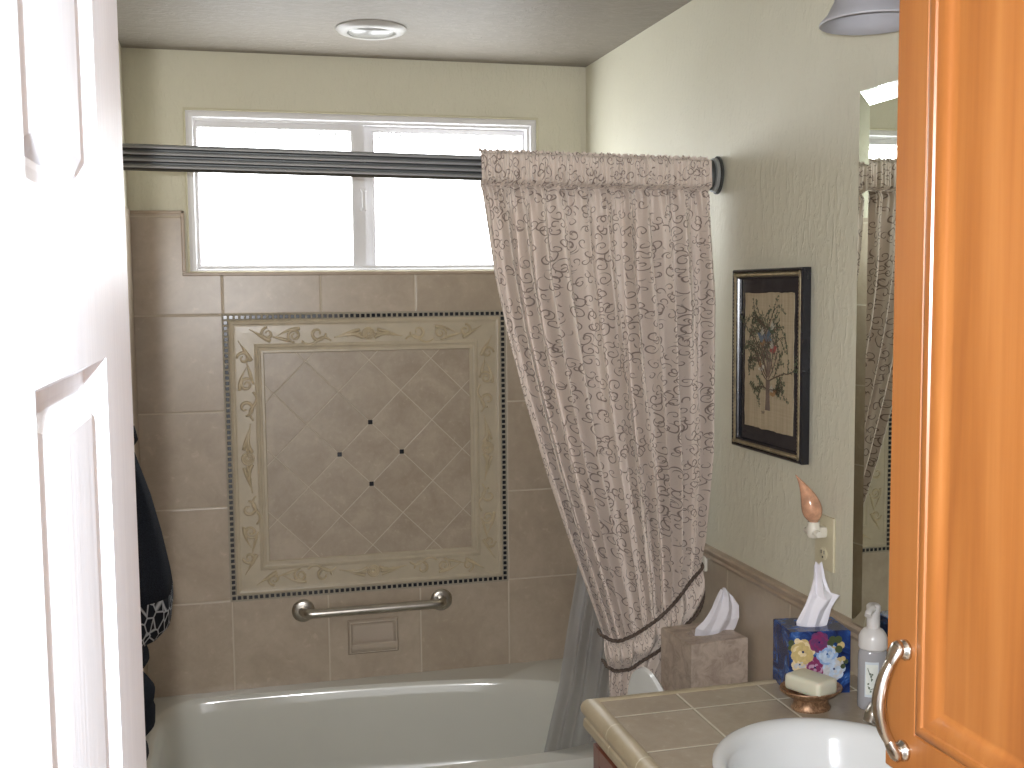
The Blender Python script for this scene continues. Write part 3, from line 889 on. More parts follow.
# ------------------------------------------------------------------ vanity: cabinet, counter, sink, faucet
VY0, VY1 = -1.80, -2.875
va_ = thing('vanity_cabinet', 'dark cherry vanity cabinet under the tiled counter', 'vanity cabinet', (-.285, (VY0+VY1)/2, 0))
oy = (VY0+VY1)/2
bm = bmesh.new(); box(bm, -.29, .274, VY0-oy-.04, VY0-oy-.02, .09, .808); box(bm, -.29, .274, VY1-oy+.002, VY1-oy+.02, .09, .808)
box(bm, -.29, .274, VY1-oy+.02, VY0-oy-.04, .09, .11); box(bm, .262, .274, VY1-oy+.02, VY0-oy-.04, .11, .808); box(bm, -.20, .274, VY1-oy+.02, VY0-oy-.04, 0, .09)
obj('cabinet_body', bm, M_cherryd, va_)
bm = bmesh.new()
box(bm, -.303, -.29, VY0-oy-.055, VY0-oy-.02, .09, .808, .001); box(bm, -.303, -.29, VY1-oy+.002, VY1-oy+.04, .09, .808, .001); box(bm, -.303, -.29, VY1-oy+.04, VY0-oy-.055, .775, .808, .001); box(bm, -.303, -.29, VY1-oy+.04, VY0-oy-.055, .09, .11, .001)
obj('face_frame', bm, M_cherryd, va_)
# end panel
bm = bmesh.new()
sweep_frame(bm, (-.01, VY0-oy-.02, .449), (1, 0, 0), FZ, (0, 1, 0), .281, .357, [(0, 0), (0, .008), (.055, .008), (.062, .003), (.07, .003)], fill=True)
obj('end_panel', bm, M_cherryd, va_)
def raised_panel(bm, o, U, W, N, hw, hh, st=.05, th=.018):
    sweep_frame(bm, o, U, W, N, hw, hh, [(0, 0), (0, th-.003), (.003, th), (st, th), (st+.004, th-.006), (st+.008, th-.008), (st+.035, th-.001)], fill=True)
wd = (VY0-VY1-.11)/3
for i in range(3):
    yc = VY0-oy-.05-wd*(i+.5)
    bm = bmesh.new(); raised_panel(bm, (-.303, yc, .39), (0, 1, 0), FZ, (-1, 0, 0), wd/2-.004, .275)
    d = obj('cabinet_door', bm, M_cherryd, va_)
    bm = bmesh.new(); box(bm, -.321, -.303, yc-wd/2+.004, yc+wd/2-.004, .68, .765, .003); dr = obj('drawer_front', bm, M_cherryd, va_)
    bm = bmesh.new(); lathe(bm, [(.006, 0), (.006, .012), (.014, .018), (.014, .024), (.008, .028)], 20, Matrix.Translation((-.321, yc, .722)) @ Matrix.Rotation(-PI/2, 4, 'Y'))
    obj('drawer_knob', bm, M_nickel, dr, True)
CT = .8925
SC = V(-.287, -2.275, 0); SA, SB = .220, .262     # sink centre, half sizes
ct = thing('countertop', 'beige tiled vanity countertop with rounded edge trim', 'countertop', (-.29, oy, .805))
o3 = V(.29, -oy, -.805)
bm = bmesh.new()
x0, x1, y0, y1 = -.573, -.001, VY1, -1.822
angs = sorted([2*PI*i/72 for i in range(72)] + [math.atan2(yy-SC.y, xx-SC.x) % (2*PI) for xx in (x0, x1) for yy in (y0, y1)])
ra, rb, rc, rd = [], [], [], []
for a in angs:
    c, s = math.cos(a), math.sin(a)
    t = min(((x1-SC.x)/c if c > 1e-9 else (x0-SC.x)/c if c < -1e-9 else 9), ((y1-SC.y)/s if s > 1e-9 else (y0-SC.y)/s if s < -1e-9 else 9))
    k = 1/math.sqrt((c/(SA*.93))**2+(s/(SB*.93))**2)
    ra.append(bm.verts.new(V(SC.x+c*k, SC.y+s*k, CT)+o3)); rb.append(bm.verts.new(V(SC.x+c*t, SC.y+s*t, CT)+o3))
    rc.append(bm.verts.new(V(SC.x+c*k, SC.y+s*k, .81)+o3)); rd.append(bm.verts.new(V(SC.x+c*t, SC.y+s*t, .81)+o3))
N_ = len(angs)
for i in range(N_):
    j = (i+1) % N_
    bm.faces.new((ra[i], ra[j], rb[j], rb[i])); bm.faces.new((rc[i], rd[i], rd[j], rc[j])); bm.faces.new((ra[i], rc[i], rc[j], ra[j])); bm.faces.new((rb[i], rb[j], rd[j], rd[i]))
ctop = obj('tiled_top', bm, M_counter, ct)
# texture coordinates of the tile grid are in object space: shift the mesh origin back to the world grid
ctop.data.transform(Matrix.Translation(-o3)); ctop.location = o3
# rounded edge trim: profile (outward, z)
ep = [(0, .0), (.004, .0022), (.012, .003), (.022, .0), (.029, -.008), (.032, -.018), (.031, -.027), (.027, -.033), (.024, -.035), (.024, -.039), (.027, -.042), (.028, -.056), (.024, -.063), (.0, -.063)]
bm = bmesh.new()
A, B = [], []
for d, z in ep: A.append(bm.verts.new((x0-d, y1+d, CT+z))); B.append(bm.verts.new((x0-d, VY1, CT+z)))
for k in range(len(ep)-1): bm.faces.new((A[k], A[k+1], B[k+1], B[k]))
bm.faces.new(B)
t_ = obj('front_edge', bm, M_edgeF, ct, True); t_.location = o3
bm = bmesh.new(); A, B = [], []
for d, z in ep: A.append(bm.verts.new((x0-d, y1+d, CT+z))); B.append(bm.verts.new((x1, y1+d, CT+z)))
for k in range(len(ep)-1): bm.faces.new((A[k], A[k+1], B[k+1], B[k]))
bm.faces.new(B)
t_ = obj('end_edge', bm, M_edgeB, ct, True); t_.location = o3

sink = thing('bathroom_sink', 'white oval drop-in sink in the tiled counter', 'sink', (SC.x, SC.y, CT))
bm = bmesh.new()
pr = [(1.0, 0), (1.0, .004), (.985, .008), (.955, .011), (.92, .0105), (.885, .007), (.85, -.002), (.82, -.02), (.78, -.05), (.70, -.09), (.55, -.125), (.35, -.142), (.14, -.147), (.10, -.149)]
lathe(bm, pr, 72, sx=SA, sy=SB, cap0=False)
pr2 = [(.10, -.160), (.40, -.152), (.62, -.13), (.76, -.09), (.84, -.045), (.88, -.002), (1.0, 0)]
lathe(bm, pr2, 72, sx=SA, sy=SB, cap1=False)
obj('sink_basin', bm, M_china, sink, True)
bm = bmesh.new(); lathe(bm, [(.022, -.148), (.022, -.145), (.016, -.144), (.012, -.147)], 24); obj('sink_drain', bm, M_chrome, sink, True)

fa = thing('sink_faucet', 'brushed metal single lever faucet behind the sink', 'faucet', (-.036, -2.262, CT))
bm = bmesh.new(); box(bm, -.022, .022, -.075, .075, .0005, .010, .004, 3); lathe(bm, [(.024, .008), (.022, .05), (.021, .085), (.017, .098), (.006, .104)], 28)
obj('faucet_body', bm, M_nickel, fa, True)
bm = bmesh.new()
tube(bm, catmull([(-.01, 0, .060), (-.06, 0, .098), (-.13, 0, .119), (-.182, 0, .118), (-.200, 0, .106), (-.206, 0, .090)], 6), [.014]*26+[.0135, .013, .013, .0128, .0128], 18)
obj('faucet_spout', bm, M_nickel, fa, 'all')
bm = bmesh.new()
tube(bm, catmull([(0, 0, .098), (-.04, 0, .128), (-.10, 0, .160), (-.175, 0, .178)], 6), [.010-.0003*i for i in range(19)], 12, flat=.5)
obj('faucet_lever', bm, M_nickel, fa, 'all')

# ------------------------------------------------------------------ linen tower on the right
TX, TY0 = -.63, -2.893
tw = thing('linen_cabinet', 'tall orange cherry linen cabinet with raised panel door on the right', 'cabinet', (-.3, -3.28, 0))
ox, oy2 = -.3, -3.28
bm = bmesh.new(); box(bm, TX+.02-ox, -.001-ox, -3.72-oy2, TY0-.004-oy2, .08, 2.45, .001); box(bm, TX+.07-ox, -.001-ox, -3.72-oy2, TY0-.004-oy2, 0, .08)
obj('cabinet_body', bm, M_cherry, tw)
def tower_door(z0, z1, name='cabinet_door'):
    bm = bmesh.new()
    hw_ = .205; yc = TY0-hw_-oy2; zc = (z0+z1)/2; st = .050
    sweep_frame(bm, (TX+.019-ox, yc, zc), (0, 1, 0), FZ, (-1, 0, 0), hw_, (z1-z0)/2,
                [(0, 0), (0, .016), (.003, .019), (st, .019), (st+.001, .017), (st+.003, .0195), (st+.008, .0215), (st+.013, .0205), (st+.0145, .0185), (st+.020, .018), (st+.027, .0135), (st+.032, .010), (st+.036, .0095)], fill=True)
    return obj(name, bm, M_cherry, tw, True)
d1 = tower_door(1.223, 2.43)
d2 = tower_door(.10, 1.205)
def handle(d, y, z0, z1):
    bm = bmesh.new()
    X = TX-ox; yy = y-oy2; L = z1-z0
    for z, s in ((z1, 1), (z0, -1)):
        lathe(bm, [(.0105, 0), (.0105, .003), (.008, .005), (.0065, .009), (.0065, .014)], 20, Matrix.Translation((X, yy, z)) @ Matrix.Rotation(-PI/2, 4, 'Y'))
        # teardrop foot
        tube(bm, [(X-.008, yy, z+s*.010), (X-.009, yy, z+s*.006), (X-.011, yy, z), (X-.017, yy, z-s*.009), (X-.021, yy, z-s*.018)], [.003, .008, .0095, .007, .0045], 14, flat=.7)
    pts = catmull([(X-.012, yy, z1-.004), (X-.0185, yy, z1-.014), (X-.0245, yy, z1-.026), (X-.0285, yy, z1-.040), (X-.030, yy, (z0+z1)/2), (X-.0285, yy, z0+.040), (X-.0245, yy, z0+.026), (X-.0185, yy, z0+.014), (X-.012, yy, z0+.004)], 6)
    n_ = len(pts); tube(bm, pts, [.0042+.0028*math.sin(PI*i/(n_-1))**.6 for i in range(n_)], 14)
    return obj('door_handle', bm, M_chrome, d, 'all')
handle(d1, -2.928, 1.252, 1.356); handle(d2, -2.928, 1.05, 1.154)

# ------------------------------------------------------------------ white panel door on the left
DF = V(-1.334, -3.196, 0); ang = math.atan2(.9999, .0165)      # direction of the door face
door = bpy.data.objects.new('door_1', None); COL.objects.link(door); door.location = (DF.x, DF.y, 0)
door.rotation_euler = (0, 0, -math.atan(.0165)); door['kind'] = 'structure'
# local: free edge at y=0, face at x=0 facing +X, hinge towards -Y
bm = bmesh.new()
DW, DH0, DH1, TH = .79, .012, 2.095, .036
stl = .118
cols = [(-stl-.185, -stl), (-DW+.118, -DW+.118+.30)]
c1 = (-stl-.187, -stl); c2 = (-DW+stl, -stl-.187-.11)
rowsz = [(.24, .82), (.98, 1.688), (1.768, 1.985)]
def slab(bm, y0, y1, z0, z1): 
    for X0 in (0,): box(bm, -TH, 0, y0, y1, z0, z1)
ys = [-DW, c2[0], c2[1], c1[0], c1[1], 0]; zs_ = [DH0, .24, .82, .98, 1.688, 1.755, 1.985, DH1]
for i in range(5):
    for j in range(7):
        if i in (1, 3) and j in (1, 3, 5):
            yc, zc = (ys[i]+ys[i+1])/2, (zs_[j]+zs_[j+1])/2
            for xx, N in ((0, (1, 0, 0)), (-TH, (-1, 0, 0))):
                sweep_frame(bm, (xx, yc, zc), (0, 1, 0), FZ, N, (ys[i+1]-ys[i])/2, (zs_[j+1]-zs_[j])/2,
                            [(0, 0), (.004, -.004), (.010, -.009), (.020, -.0095), (.026, -.0095), (.044, -.002), (.047, -.0015)], fill=True, kv=.5)
        else:
            f = [((0, ys[i], zs_[j]), (0, ys[i+1], zs_[j]), (0, ys[i+1], zs_[j+1]), (0, ys[i], zs_[j+1]))]
            for q in f:
                bm.faces.new([bm.verts.new(p) for p in q]); bm.faces.new([bm.verts.new((-TH, p[1], p[2])) for p in reversed(q)])
# edges
for a, b in (((-DW, DH0), (0, DH0)), ((0, DH0), (0, DH1)), ((0, DH1), (-DW, DH1)), ((-DW, DH1), (-DW, DH0))):
    bm.faces.new([bm.verts.new(p) for p in ((0, *a), (0, *b), (-TH, *b), (-TH, *a))])
bmesh.ops.remove_doubles(bm, verts=bm.verts[:], dist=1e-5)
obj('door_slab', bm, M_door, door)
bm = bmesh.new()
for s in (1, -1):
    Mx = Matrix.Translation((0 if s > 0 else -TH, -.065, .95)) @ Matrix.Rotation(s*PI/2, 4, 'Y')
    lathe(bm, [(.028, 0), (.028, .004), (.012, .008), (.010, .022), (.022, .03), (.026, .042), (.020, .052), (.008, .055)], 28, Mx)
obj('door_knob', bm, M_nickel, door, True)

# ------------------------------------------------------------------ black towel on left wall
TWY = -1.02
tl = thing('black_towel', 'black towel with netted white border hanging behind the open white door', 'towel', (XL, TWY, .93))
bm = bmesh.new()
# outline in X (from the wall) by height: (z, reach) ; a folded towel hung over a hook
pf = [(1.405, .045), (1.395, .075), (1.36, .082), (1.34, .068), (1.30, .080), (1.22, .105), (1.12, .128), (1.02, .146), (.985, .150)]
pf2 = [(.985, .1505), (.95, .151), (.91, .146), (.885, .120), (.872, .085), (.865, .05)]
def slabprof(prof, yw):
    bm = bmesh.new(); R = []
    for z, x in prof:
        w = interp([(.86, .15), (1.0, .145), (1.3, .07), (1.41, .02)], z)*yw
        ring_ = []
        for k in range(28):
            a = 2*PI*k/28; c, s = math.cos(a), math.sin(a)
            rx = .5*(x-.006); px = .006+rx + rx*math.copysign(abs(c)**.7, c)
            py = w*math.copysign(abs(s)**.6, s)+.006*math.sin(5*a)
            ring_.append(bm.verts.new((px, py, z-.93)))
        R.append(ring_)
    for a, b in zip(R, R[1:]):
        for k in range(28): bm.faces.new((a[k], a[(k+1) % 28], b[(k+1) % 28], b[k]))
    bm.faces.new(R[0]); bm.faces.new(R[-1]); return bm
obj('towel_cloth', slabprof(pf, 1.0), M_terry, tl, 'all')
obj('towel_border', slabprof(pf2, 1.0), M_lace, tl, 'all')
bm = bmesh.new(); R = []
for i in range(27):
    z = .90-i*.0165; x = .080+.012*math.sin(i*.55)+.010*math.sin(i*1.3)+(.012 if 8 < i < 15 else 0)
    if i > 22: x -= (i-22)*.010
    R.append([bm.verts.new((.004+(x-.004)*(.5+.5*math.copysign(abs(math.cos(2*PI*k/20))**.7, math.cos(2*PI*k/20))), .085*math.sin(2*PI*k/20)+.006*math.sin(8*PI*k/20+i*.4)+.02, z-.93)) for k in range(20)])
for a, b in zip(R, R[1:]):
    for k in range(20): bm.faces.new((a[k], a[(k+1) % 20], b[(k+1) % 20], b[k]))
bm.faces.new(R[0]); bm.faces.new(R[-1])
obj('towel_end', bm, M_terry, tl, 'all')

# ------------------------------------------------------------------ toilet (mostly behind the counter)
to = thing('toilet', 'white toilet with raised lid between bathtub and counter', 'toilet', (-.2, -1.42, 0))
bm = bmesh.new(); box(bm, .005, .185, -.205, .225, .36, .635, .025, 4); obj('toilet_tank', bm, M_china, to, True)
bm = bmesh.new(); box(bm, -.008, .192, -.215, .235, .635, .665, .010, 3); obj('tank_lid', bm, M_china, to, True)
bm = bmesh.new()
lathe(bm, [(.55, 0), (.56, .02), (.46, .06), (.42, .16), (.62, .28), (.92, .36), (1.0, .385), (1.0, .40), (.80, .40), (.70, .36), (.5, .27), (.2, .22)], 48, Matrix.Translation((-.235, 0, 0)), sx=.235, sy=.185)
box(bm, -.06, .14, -.10, .10, 0, .37, .02, 2)
obj('toilet_bowl', bm, M_china, to, True)
def seat_shape(bm, hole, th, Mx):
    n_ = 56; prof_ = []
    def ring_(sc_, z): return [bm.verts.new(Mx @ V((math.cos(a)*.215*sc_ if math.cos(a) > 0 else math.cos(a)*.20*sc_), math.sin(a)*.183*sc_, z)) for a in [2*PI*k/n_ for k in range(n_)]]
    L = [ring_(.97, 0), ring_(1.0, th*.4), ring_(.98, th), ring_(.93, th*1.1)]
    if hole: L += [ring_(.66, th*1.1), ring_(.62, th*.6), ring_(.64, 0)]; 
    for a, b in zip(L, L[1:] + ([L[0]] if hole else [])):
        for k in range(n_): bm.faces.new((a[k], a[(k+1) % n_], b[(k+1) % n_], b[k]))
    if not hole: bm.faces.new(L[0]); bm.faces.new(L[-1])
bm = bmesh.new(); seat_shape(bm, True, .016, Matrix.Translation((-.235, 0, .402)) @ Matrix.Rotation(PI, 4, 'Z')); obj('toilet_seat', bm, M_china, to, True)
bm = bmesh.new(); seat_shape(bm, False, .014, Matrix.Translation((-.085, 0, .584)) @ Matrix.Rotation(math.radians(-95), 4, 'Y')); obj('toilet_lid', bm, M_china, to, True)

# ------------------------------------------------------------------ tissue boxes
def tissue(bm, rows_, seed, amp=.010, k=3.2, n=22):
    """rows_: (z, xl, xr, y); folds vary in y"""
    rg = random.Random(seed); ph = rg.uniform(0, 6); R = []
    rs_ = []
    for a, b in zip(rows_, rows_[1:]):
        for j in range(5): rs_.append(tuple(a[i]+(b[i]-a[i])*j/5 for i in range(4)))
    rs_.append(rows_[-1])
    for q, (z, xl, xr, y) in enumerate(rs_):
        row = []
        for i in range(n+1):
            u = i/n; tri = abs(((u*k+ph*.1+.15*q/len(rs_)) % 1)*2-1)*2-1
            row.append(bm.verts.new((xl+(xr-xl)*u, y+amp*tri*(.5+.5*q/len(rs_))+.012*math.sin(PI*u)*-1, z+.004*math.sin(9*u+q*.4))))
        R.append(row)
    for a, b in zip(R, R[1:]):
        for i in range(n): bm.faces.new((a[i], a[i+1], b[i+1], b[i]))
def stone():
    t = NT('mottled_stone_cover'); o = t.tc.outputs['Object']
    a = t.noise(o, 28, 5, .65, 1.0); c = t.ramp(a, [(.35, (.36, .28, .22)), (.5, (.47, .38, .305)), (.66, (.57, .47, .385))])
    return t.done(c, .45)
M_stone = stone()
tc_ = thing('tissue_box_cover', 'tan stone tissue box cover on the toilet tank', 'tissue box', (-.104, -1.280, .6655), math.radians(6))
bm = bmesh.new()
sx_, sy_, hz = .082, .080, .166
def hollow_box(bm, sx, sy, h, slot, bev=.004):
    sweep_frame(bm, (0, 0, 0), FX, (0, 1, 0), FZ, sx, sy, [(0, 0), (0, h-bev), (bev*.3, h-bev*.3), (bev, h)])
    # top with an oval slot
    n_ = 40; an = sorted([2*PI*i/n_ for i in range(n_)] + [math.atan2(b_*(sy-bev), a_*(sx-bev)) % (2*PI) for a_ in (-1, 1) for b_ in (-1, 1)])
    I, O, D = [], [], []
    for a in an:
        c, s = math.cos(a), math.sin(a)
        t = min((sx-bev)/abs(c) if abs(c) > 1e-9 else 9, (sy-bev)/abs(s) if abs(s) > 1e-9 else 9)
        k = 1/math.sqrt((c/slot[0])**2+(s/slot[1])**2)
        I.append(bm.verts.new((c*k, s*k, h))); O.append(bm.verts.new((c*t, s*t, h))); D.append(bm.verts.new((c*k, s*k, h-.02)))
    m_ = len(an)
    for i in range(m_):
        j = (i+1) % m_
        bm.faces.new((I[i], I[j], O[j], O[i])); bm.faces.new((I[i], D[i], D[j], I[j]))
    bm.faces.new(D)
hollow_box(bm, sx_, sy_, hz, (.050, .028)); obj('cover_shell', bm, M_stone, tc_)
ti = thing('tissue', 'white tissue pulled up from the tan cover on the toilet tank', 'tissue', (-.080, -1.270, .825), 0)
bm = bmesh.new()
tissue(bm, [(-.010, -.045, .045, 0), (.014, -.046, .062, -.01), (.04, -.028, .070, -.016), (.07, -.004, .070, -.014), (.10, .016, .056, -.008), (.118, .026, .036, -.004)], 4, .008, 2.3)
obj('tissue_sheet', bm, M_tissue, ti, False)

def blue_box():
    t = NT('blue_swirl_card'); o = t.tc.outputs['Object']
    n = t.noise(o, 16, 4, .6, 2.2)
    c = t.ramp(n, [(.35, (.008, .012, .05)), (.5, (.018, .045, .17)), (.6, (.04, .11, .32)), (.68, (.16, .28, .52))])
    return t.done(c, .22)
M_blue = blue_box()
bb = thing('floral_tissue_box', 'blue tissue box with flower bouquet print on the counter by the mirror', 'tissue box', (-.122, -1.853, CT), math.radians(-9))
bm = bmesh.new(); hollow_box(bm, .064, .050, .130, (.034, .020), .003); obj('box_shell', bm, M_blue, bb)
# bouquet print on front (-Y face) as thin overlapping petals
def flower(name, cx_, cz_, r, cols, petals, layers, seed):
    cx_ = cx_*1.06-.004; cz_ = .070+(cz_-.070)*1.05+.002; r *= 1.12
    rg = random.Random(seed); bms = [bmesh.new() for _ in cols]
    for L_ in range(layers):
        rr_ = r*(1-L_/layers*.8); np_ = max(4, int(petals*(1-L_/layers*.4)))
        for k in range(np_):
            a = 2*PI*(k+rg.uniform(-.2, .2))/np_+L_*.4; bm_ = bms[rg.randrange(len(cols))]
            c0 = (cx_+rr_*.6*math.cos(a), cz_+rr_*.6*math.sin(a)); pr_ = rr_*.45
            h = -.0503-.00012*L_-.00003*k-rg.uniform(0, .00003)
            vs = []
            for q in range(10):
                b_ = 2*PI*q/10; vs.append(bm_.verts.new((c0[0]+pr_*math.cos(b_)*.9, h, c0[1]+pr_*math.sin(b_)*.9)))
            bm_.faces.new(vs)
    par = None
    for b_, c in zip(bms, cols):
        o = obj(name, b_, c, bb)
def cm(n, c): return simple(n, c, .3, var=.15, scale=120)
cre, yel, mag, pur, lb, lb2, wh, gr_, pk = cm('print_cream', (.72, .60, .36)), cm('print_yellow', (.55, .42, .18)), cm('print_magenta', (.22, .03, .11)), cm('print_purple', (.13, .04, .12)), cm('print_sky', (.28, .42, .66)), cm('print_ice', (.5, .6, .72)), cm('print_white', (.55, .55, .56)), cm('print_green', (.06, .08, .03)), cm('print_pink', (.50, .32, .42))
flower('leaf_print', .034, .098, .018, [gr_, yel], 6, 1, 21); flower('leaf_print', .048, .062, .012, [gr_, yel], 5, 1, 22); flower('leaf_print', -.046, .10, .014, [gr_, cre], 5, 1, 23)
flower('rose_print', .002, .104, .020, [mag, pur], 8, 4, 1)
flower('cream_flower_print', -.030, .086, .024, [cre, yel], 9, 4, 2); flower('cream_flower_print', -.036, .062, .016, [cre, wh], 8, 3, 7)
flower('blue_flower_print', .018, .080, .021, [lb, lb2], 9, 4, 3); flower('pink_flower_print', -.006, .054, .020, [pk, mag], 8, 4, 4)
flower('white_flower_print', .032, .050, .022, [wh, lb2], 9, 4, 5); flower('pink_flower_print', -.030, .040, .016, [pur, pk], 7, 3, 6)
flower('white_flower_print', .004, .028, .015, [lb2, wh], 7, 3, 8)
t2_ = thing('tissue', 'white tissue standing up from the blue floral tissue box', 'tissue', (-.126, -1.853, CT+.118), math.radians(-9))
bm = bmesh.new()
tissue(bm, [(-.006, -.026, .028, 0), (.016, -.030, .034, -.004), (.045, -.020, .042, -.006), (.072, -.008, .060, -.008), (.082, -.002, .042, -.006), (.112, .006, .030, .0), (.140, .008, .024, .004)], 9, .007, 2.2)
obj('tissue_sheet', bm, M_tissue, t2_, False)

# ------------------------------------------------------------------ soap dish and soap
def copper():
    t = NT('woven_copper'); o = t.tc.outputs['Object']
    n = t.noise(o, 130, 3, .6, 1.0); c = t.ramp(n, [(.3, (.10, .045, .02)), (.55, (.30, .17, .09)), (.72, (.50, .33, .2))])
    t.bump(n, .6, .0015); return t.done(c, .4, .45)
M_cop = copper()
sdh = thing('soap_dish', 'oval bronze pedestal soap dish on the counter beside the sink', 'soap dish', (-.185, -1.965, CT), math.radians(4))
bm = bmesh.new(); lathe(bm, [(.62, 0), (.64, .003), (.58, .008), (.54, .018), (.60, .026)], 40, sx=.064, sy=.052, cap1=False)
obj('dish_pedestal', bm, M_cop, sdh, True)
bm = bmesh.new(); lathe(bm, [(.58, .024), (.80, .029), (.97, .037), (1.0, .041), (.985, .043), (.93, .041), (.78, .034), (.55, .030), (.1, .029)], 40, sx=.064, sy=.052, cap0=True)
obj('dish_bowl', bm, M_cop, sdh, True)
sp = thing('soap_bar', 'ivory rounded bar of soap lying on the bronze dish', 'soap', (-.187, -1.968, CT+.0345), math.radians(-68))
bm = bmesh.new(); box(bm, -.043, .043, -.030, .030, 0, .032, .010, 4)
for v in bm.verts:
    x_, y_ = v.co.x/.044, v.co.y/.031
    if v.co.z > .02: v.co.z += .003*(1-x_*x_)*(1-y_*y_)
o = obj('soap_body', bm, M_soap, sp, 'all'); o.rotation_euler = (math.radians(0), 0, 0)

# ------------------------------------------------------------------ foaming soap bottle
bt = thing('soap_bottle', 'clear foaming hand soap bottle with frosted pump and label', 'soap bottle', (-.068, -1.995, CT))
def clear_plastic(name, col, a, r=.15):
    t = NT(name); tr = t.n.new('ShaderNodeBsdfTransparent'); tr.inputs[0].default_value = (*col, 1)
    t.done(col, r); mx_ = t.n.new('ShaderNodeMixShader'); mx_.inputs[0].default_value = a
    t.link(tr.outputs[0], mx_.inputs[1]); t.link(t.b.outputs[0], mx_.inputs[2]); t.link(mx_.outputs[0], t.out.inputs[0]); return t.m
M_clear = clear_plastic('clear_bottle_plastic', (.62, .62, .64), .55)
M_pump = simple('frosted_pump', (.66, .64, .62), .3, var=.02)
bm = bmesh.new(); lathe(bm, [(.026, 0), (.029, .003), (.0295, .012), (.0295, .100), (.0285, .112), (.024, .122), (.020, .126)], 36, sx=1, sy=.8)
obj('bottle_body', bm, M_clear, bt, True)
bm = bmesh.new(); lathe(bm, [(.0235, .118), (.0275, .122), (.0275, .142), (.024, .150), (.019, .157), (.0125, .161), (.0125, .192), (.0135, .194), (.0135, .204), (.010, .208)], 32)
tube(bm, catmull([(0, 0, .200), (-.012, -.012, .202), (-.024, -.022, .199), (-.029, -.027, .193)], 5), [.008]*8+[.0068]*8, 12)
obj('pump_head', bm, M_pump, bt, True)
lb_dir = math.atan2(-3.88+1.995, -1.28+.068)   # label faces the room
def label_patch(bm, a0, a1, z0, z1, r):
    n_ = 10; A = []; B = []
    for i in range(n_+1):
        a = a0+(a1-a0)*i/n_
        A.append(bm.verts.new((math.cos(a)*r, math.sin(a)*r*.8, z0))); B.append(bm.verts.new((math.cos(a)*r, math.sin(a)*r*.8, z1)))
    for i in range(n_): bm.faces.new((A[i], A[i+1], B[i+1], B[i]))
bm = bmesh.new(); label_patch(bm, lb_dir-.42, lb_dir+.52, .028, .098, .0298)
lab = obj('bottle_label', bm, simple('label_paper', (.60, .66, .70), .4, var=.02), bt, 'all')
bm = bmesh.new(); label_patch(bm, lb_dir-.36, lb_dir+.46, .033, .093, .03)
obj('label_field', bm, simple('label_white', (.72, .75, .70), .4, var=.05, scale=60), lab, 'all')
bm = bmesh.new()
def lp(a, z, r=.0303): return V(math.cos(lb_dir+a)*r, math.sin(lb_dir+a)*r*.8, z)
tube(bm, [lp(-.22, .086), lp(-.10, .076), lp(.02, .068), (lp(.05, .060))], .0007, 5)
tube(bm, [lp(-.18, .050), lp(-.02, .043), lp(.16, .046)], .0008, 5)
for a, z in ((.02, .070), (.09, .074), (.07, .064), (-.05, .075), (-.1, .047), (.0, .040), (-.16, .055)):
    tube(bm, [lp(a-.06, z-.002), lp(a, z), lp(a+.06, z+.001)], [.0004, .0022, .0004], 6)
obj('sprig_print', bm, simple('sprig_green', (.12, .16, .10), .5), lab, 'all')

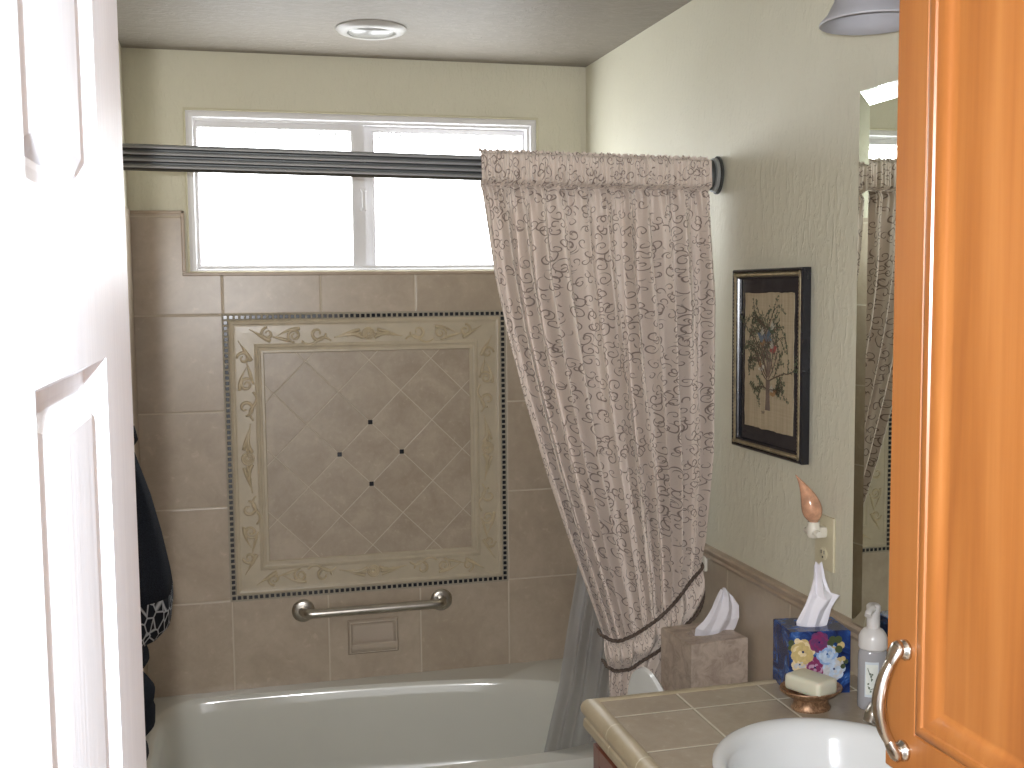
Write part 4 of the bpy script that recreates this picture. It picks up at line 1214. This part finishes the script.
# ------------------------------------------------------------------ vanity light above mirror
vl = thing('wall_lamp', 'wall light with grey bell glass shades above the mirror', 'wall lamp', (0, -2.29, 2.324))
bm = bmesh.new(); box(bm, -.02, .0075, -.42, .30, -.05, .05, .008, 3); obj('wall_plate', bm, M_nickel, vl, True)
for dy in (.205, -.06, -.325):
    bm = bmesh.new(); tube(bm, catmull([(-.02, dy, 0), (-.07, dy, .03), (-.13, dy, .03), (-.15, dy, .0)], 6), .008, 12)
    lathe(bm, [(.022, 0), (.022, -.02), (.018, -.03)], 20, Matrix.Translation((-.15, dy, .005)))
    obj('lamp_arm', bm, M_nickel, vl, True)
    bm = bmesh.new()
    Mx = Matrix.Translation((-.15, dy, -.135))
    lathe(bm, [(.030, .118), (.045, .108), (.055, .085), (.060, .06), (.066, .035), (.078, .012), (.090, .0), (.0905, -.004), (.088, -.004), (.075, .010), (.062, .034), (.056, .06), (.051, .085), (.042, .103)], 48, Mx, cap0=False, cap1=False)
    obj('lamp_shade', bm, M_lamp, vl, 'all')

# ------------------------------------------------------------------ lights
def arealight(name, loc, rot, sx, sy, power, col):
    l = bpy.data.lights.new(name, 'AREA'); l.shape = 'RECTANGLE'; l.size = sx; l.size_y = sy; l.energy = power; l.color = col
    o = bpy.data.objects.new(name, l); COL.objects.link(o); o.location = loc; o.rotation_euler = rot; return o
CAM = V(-1.2796, -3.8799, 1.7181)
fl = bpy.data.lights.new('camera_flash', 'POINT'); fl.energy = FLASH = 88; fl.color = (.98, .98, 1.0); fl.shadow_soft_size = .008
fo = bpy.data.objects.new('camera_flash', fl); COL.objects.link(fo); fo.location = CAM+V(-.024, .0, .032)

w = bpy.data.worlds.new('World'); sc.world = w; w.use_nodes = True
w.node_tree.nodes['Background'].inputs[0].default_value = (.97, .98, 1.0, 1); w.node_tree.nodes['Background'].inputs[1].default_value = 1.7

# ------------------------------------------------------------------ camera
cam = bpy.data.cameras.new('Camera'); co = bpy.data.objects.new('Camera', cam); COL.objects.link(co)
yaw, pitch, roll, f = -.2519, -.0838, -.0103, 1109.2
cam.sensor_width = 36; cam.lens = f*36/1024; cam.clip_start = .01; cam.clip_end = 60
cy, sy = math.cos(yaw), math.sin(yaw)
fw = V(-sy*math.cos(pitch), cy*math.cos(pitch), math.sin(pitch)); r = V(cy, sy, 0); u = r.cross(fw)
r2 = r*math.cos(roll)+u*math.sin(roll); u2 = -r*math.sin(roll)+u*math.cos(roll)
m = Matrix((r2, u2, -fw)).transposed().to_4x4(); m.translation = CAM
co.matrix_world = m
sc.camera = co
sc.view_settings.view_transform = 'Standard'; sc.view_settings.look = 'None'; sc.view_settings.gamma = 1
sc.view_settings.use_curve_mapping = False; sc.view_settings.exposure = 0.55
sc.cycles.use_denoising = True
sc.cycles.max_bounces = 8
sc.cycles.sample_clamp_indirect = 4
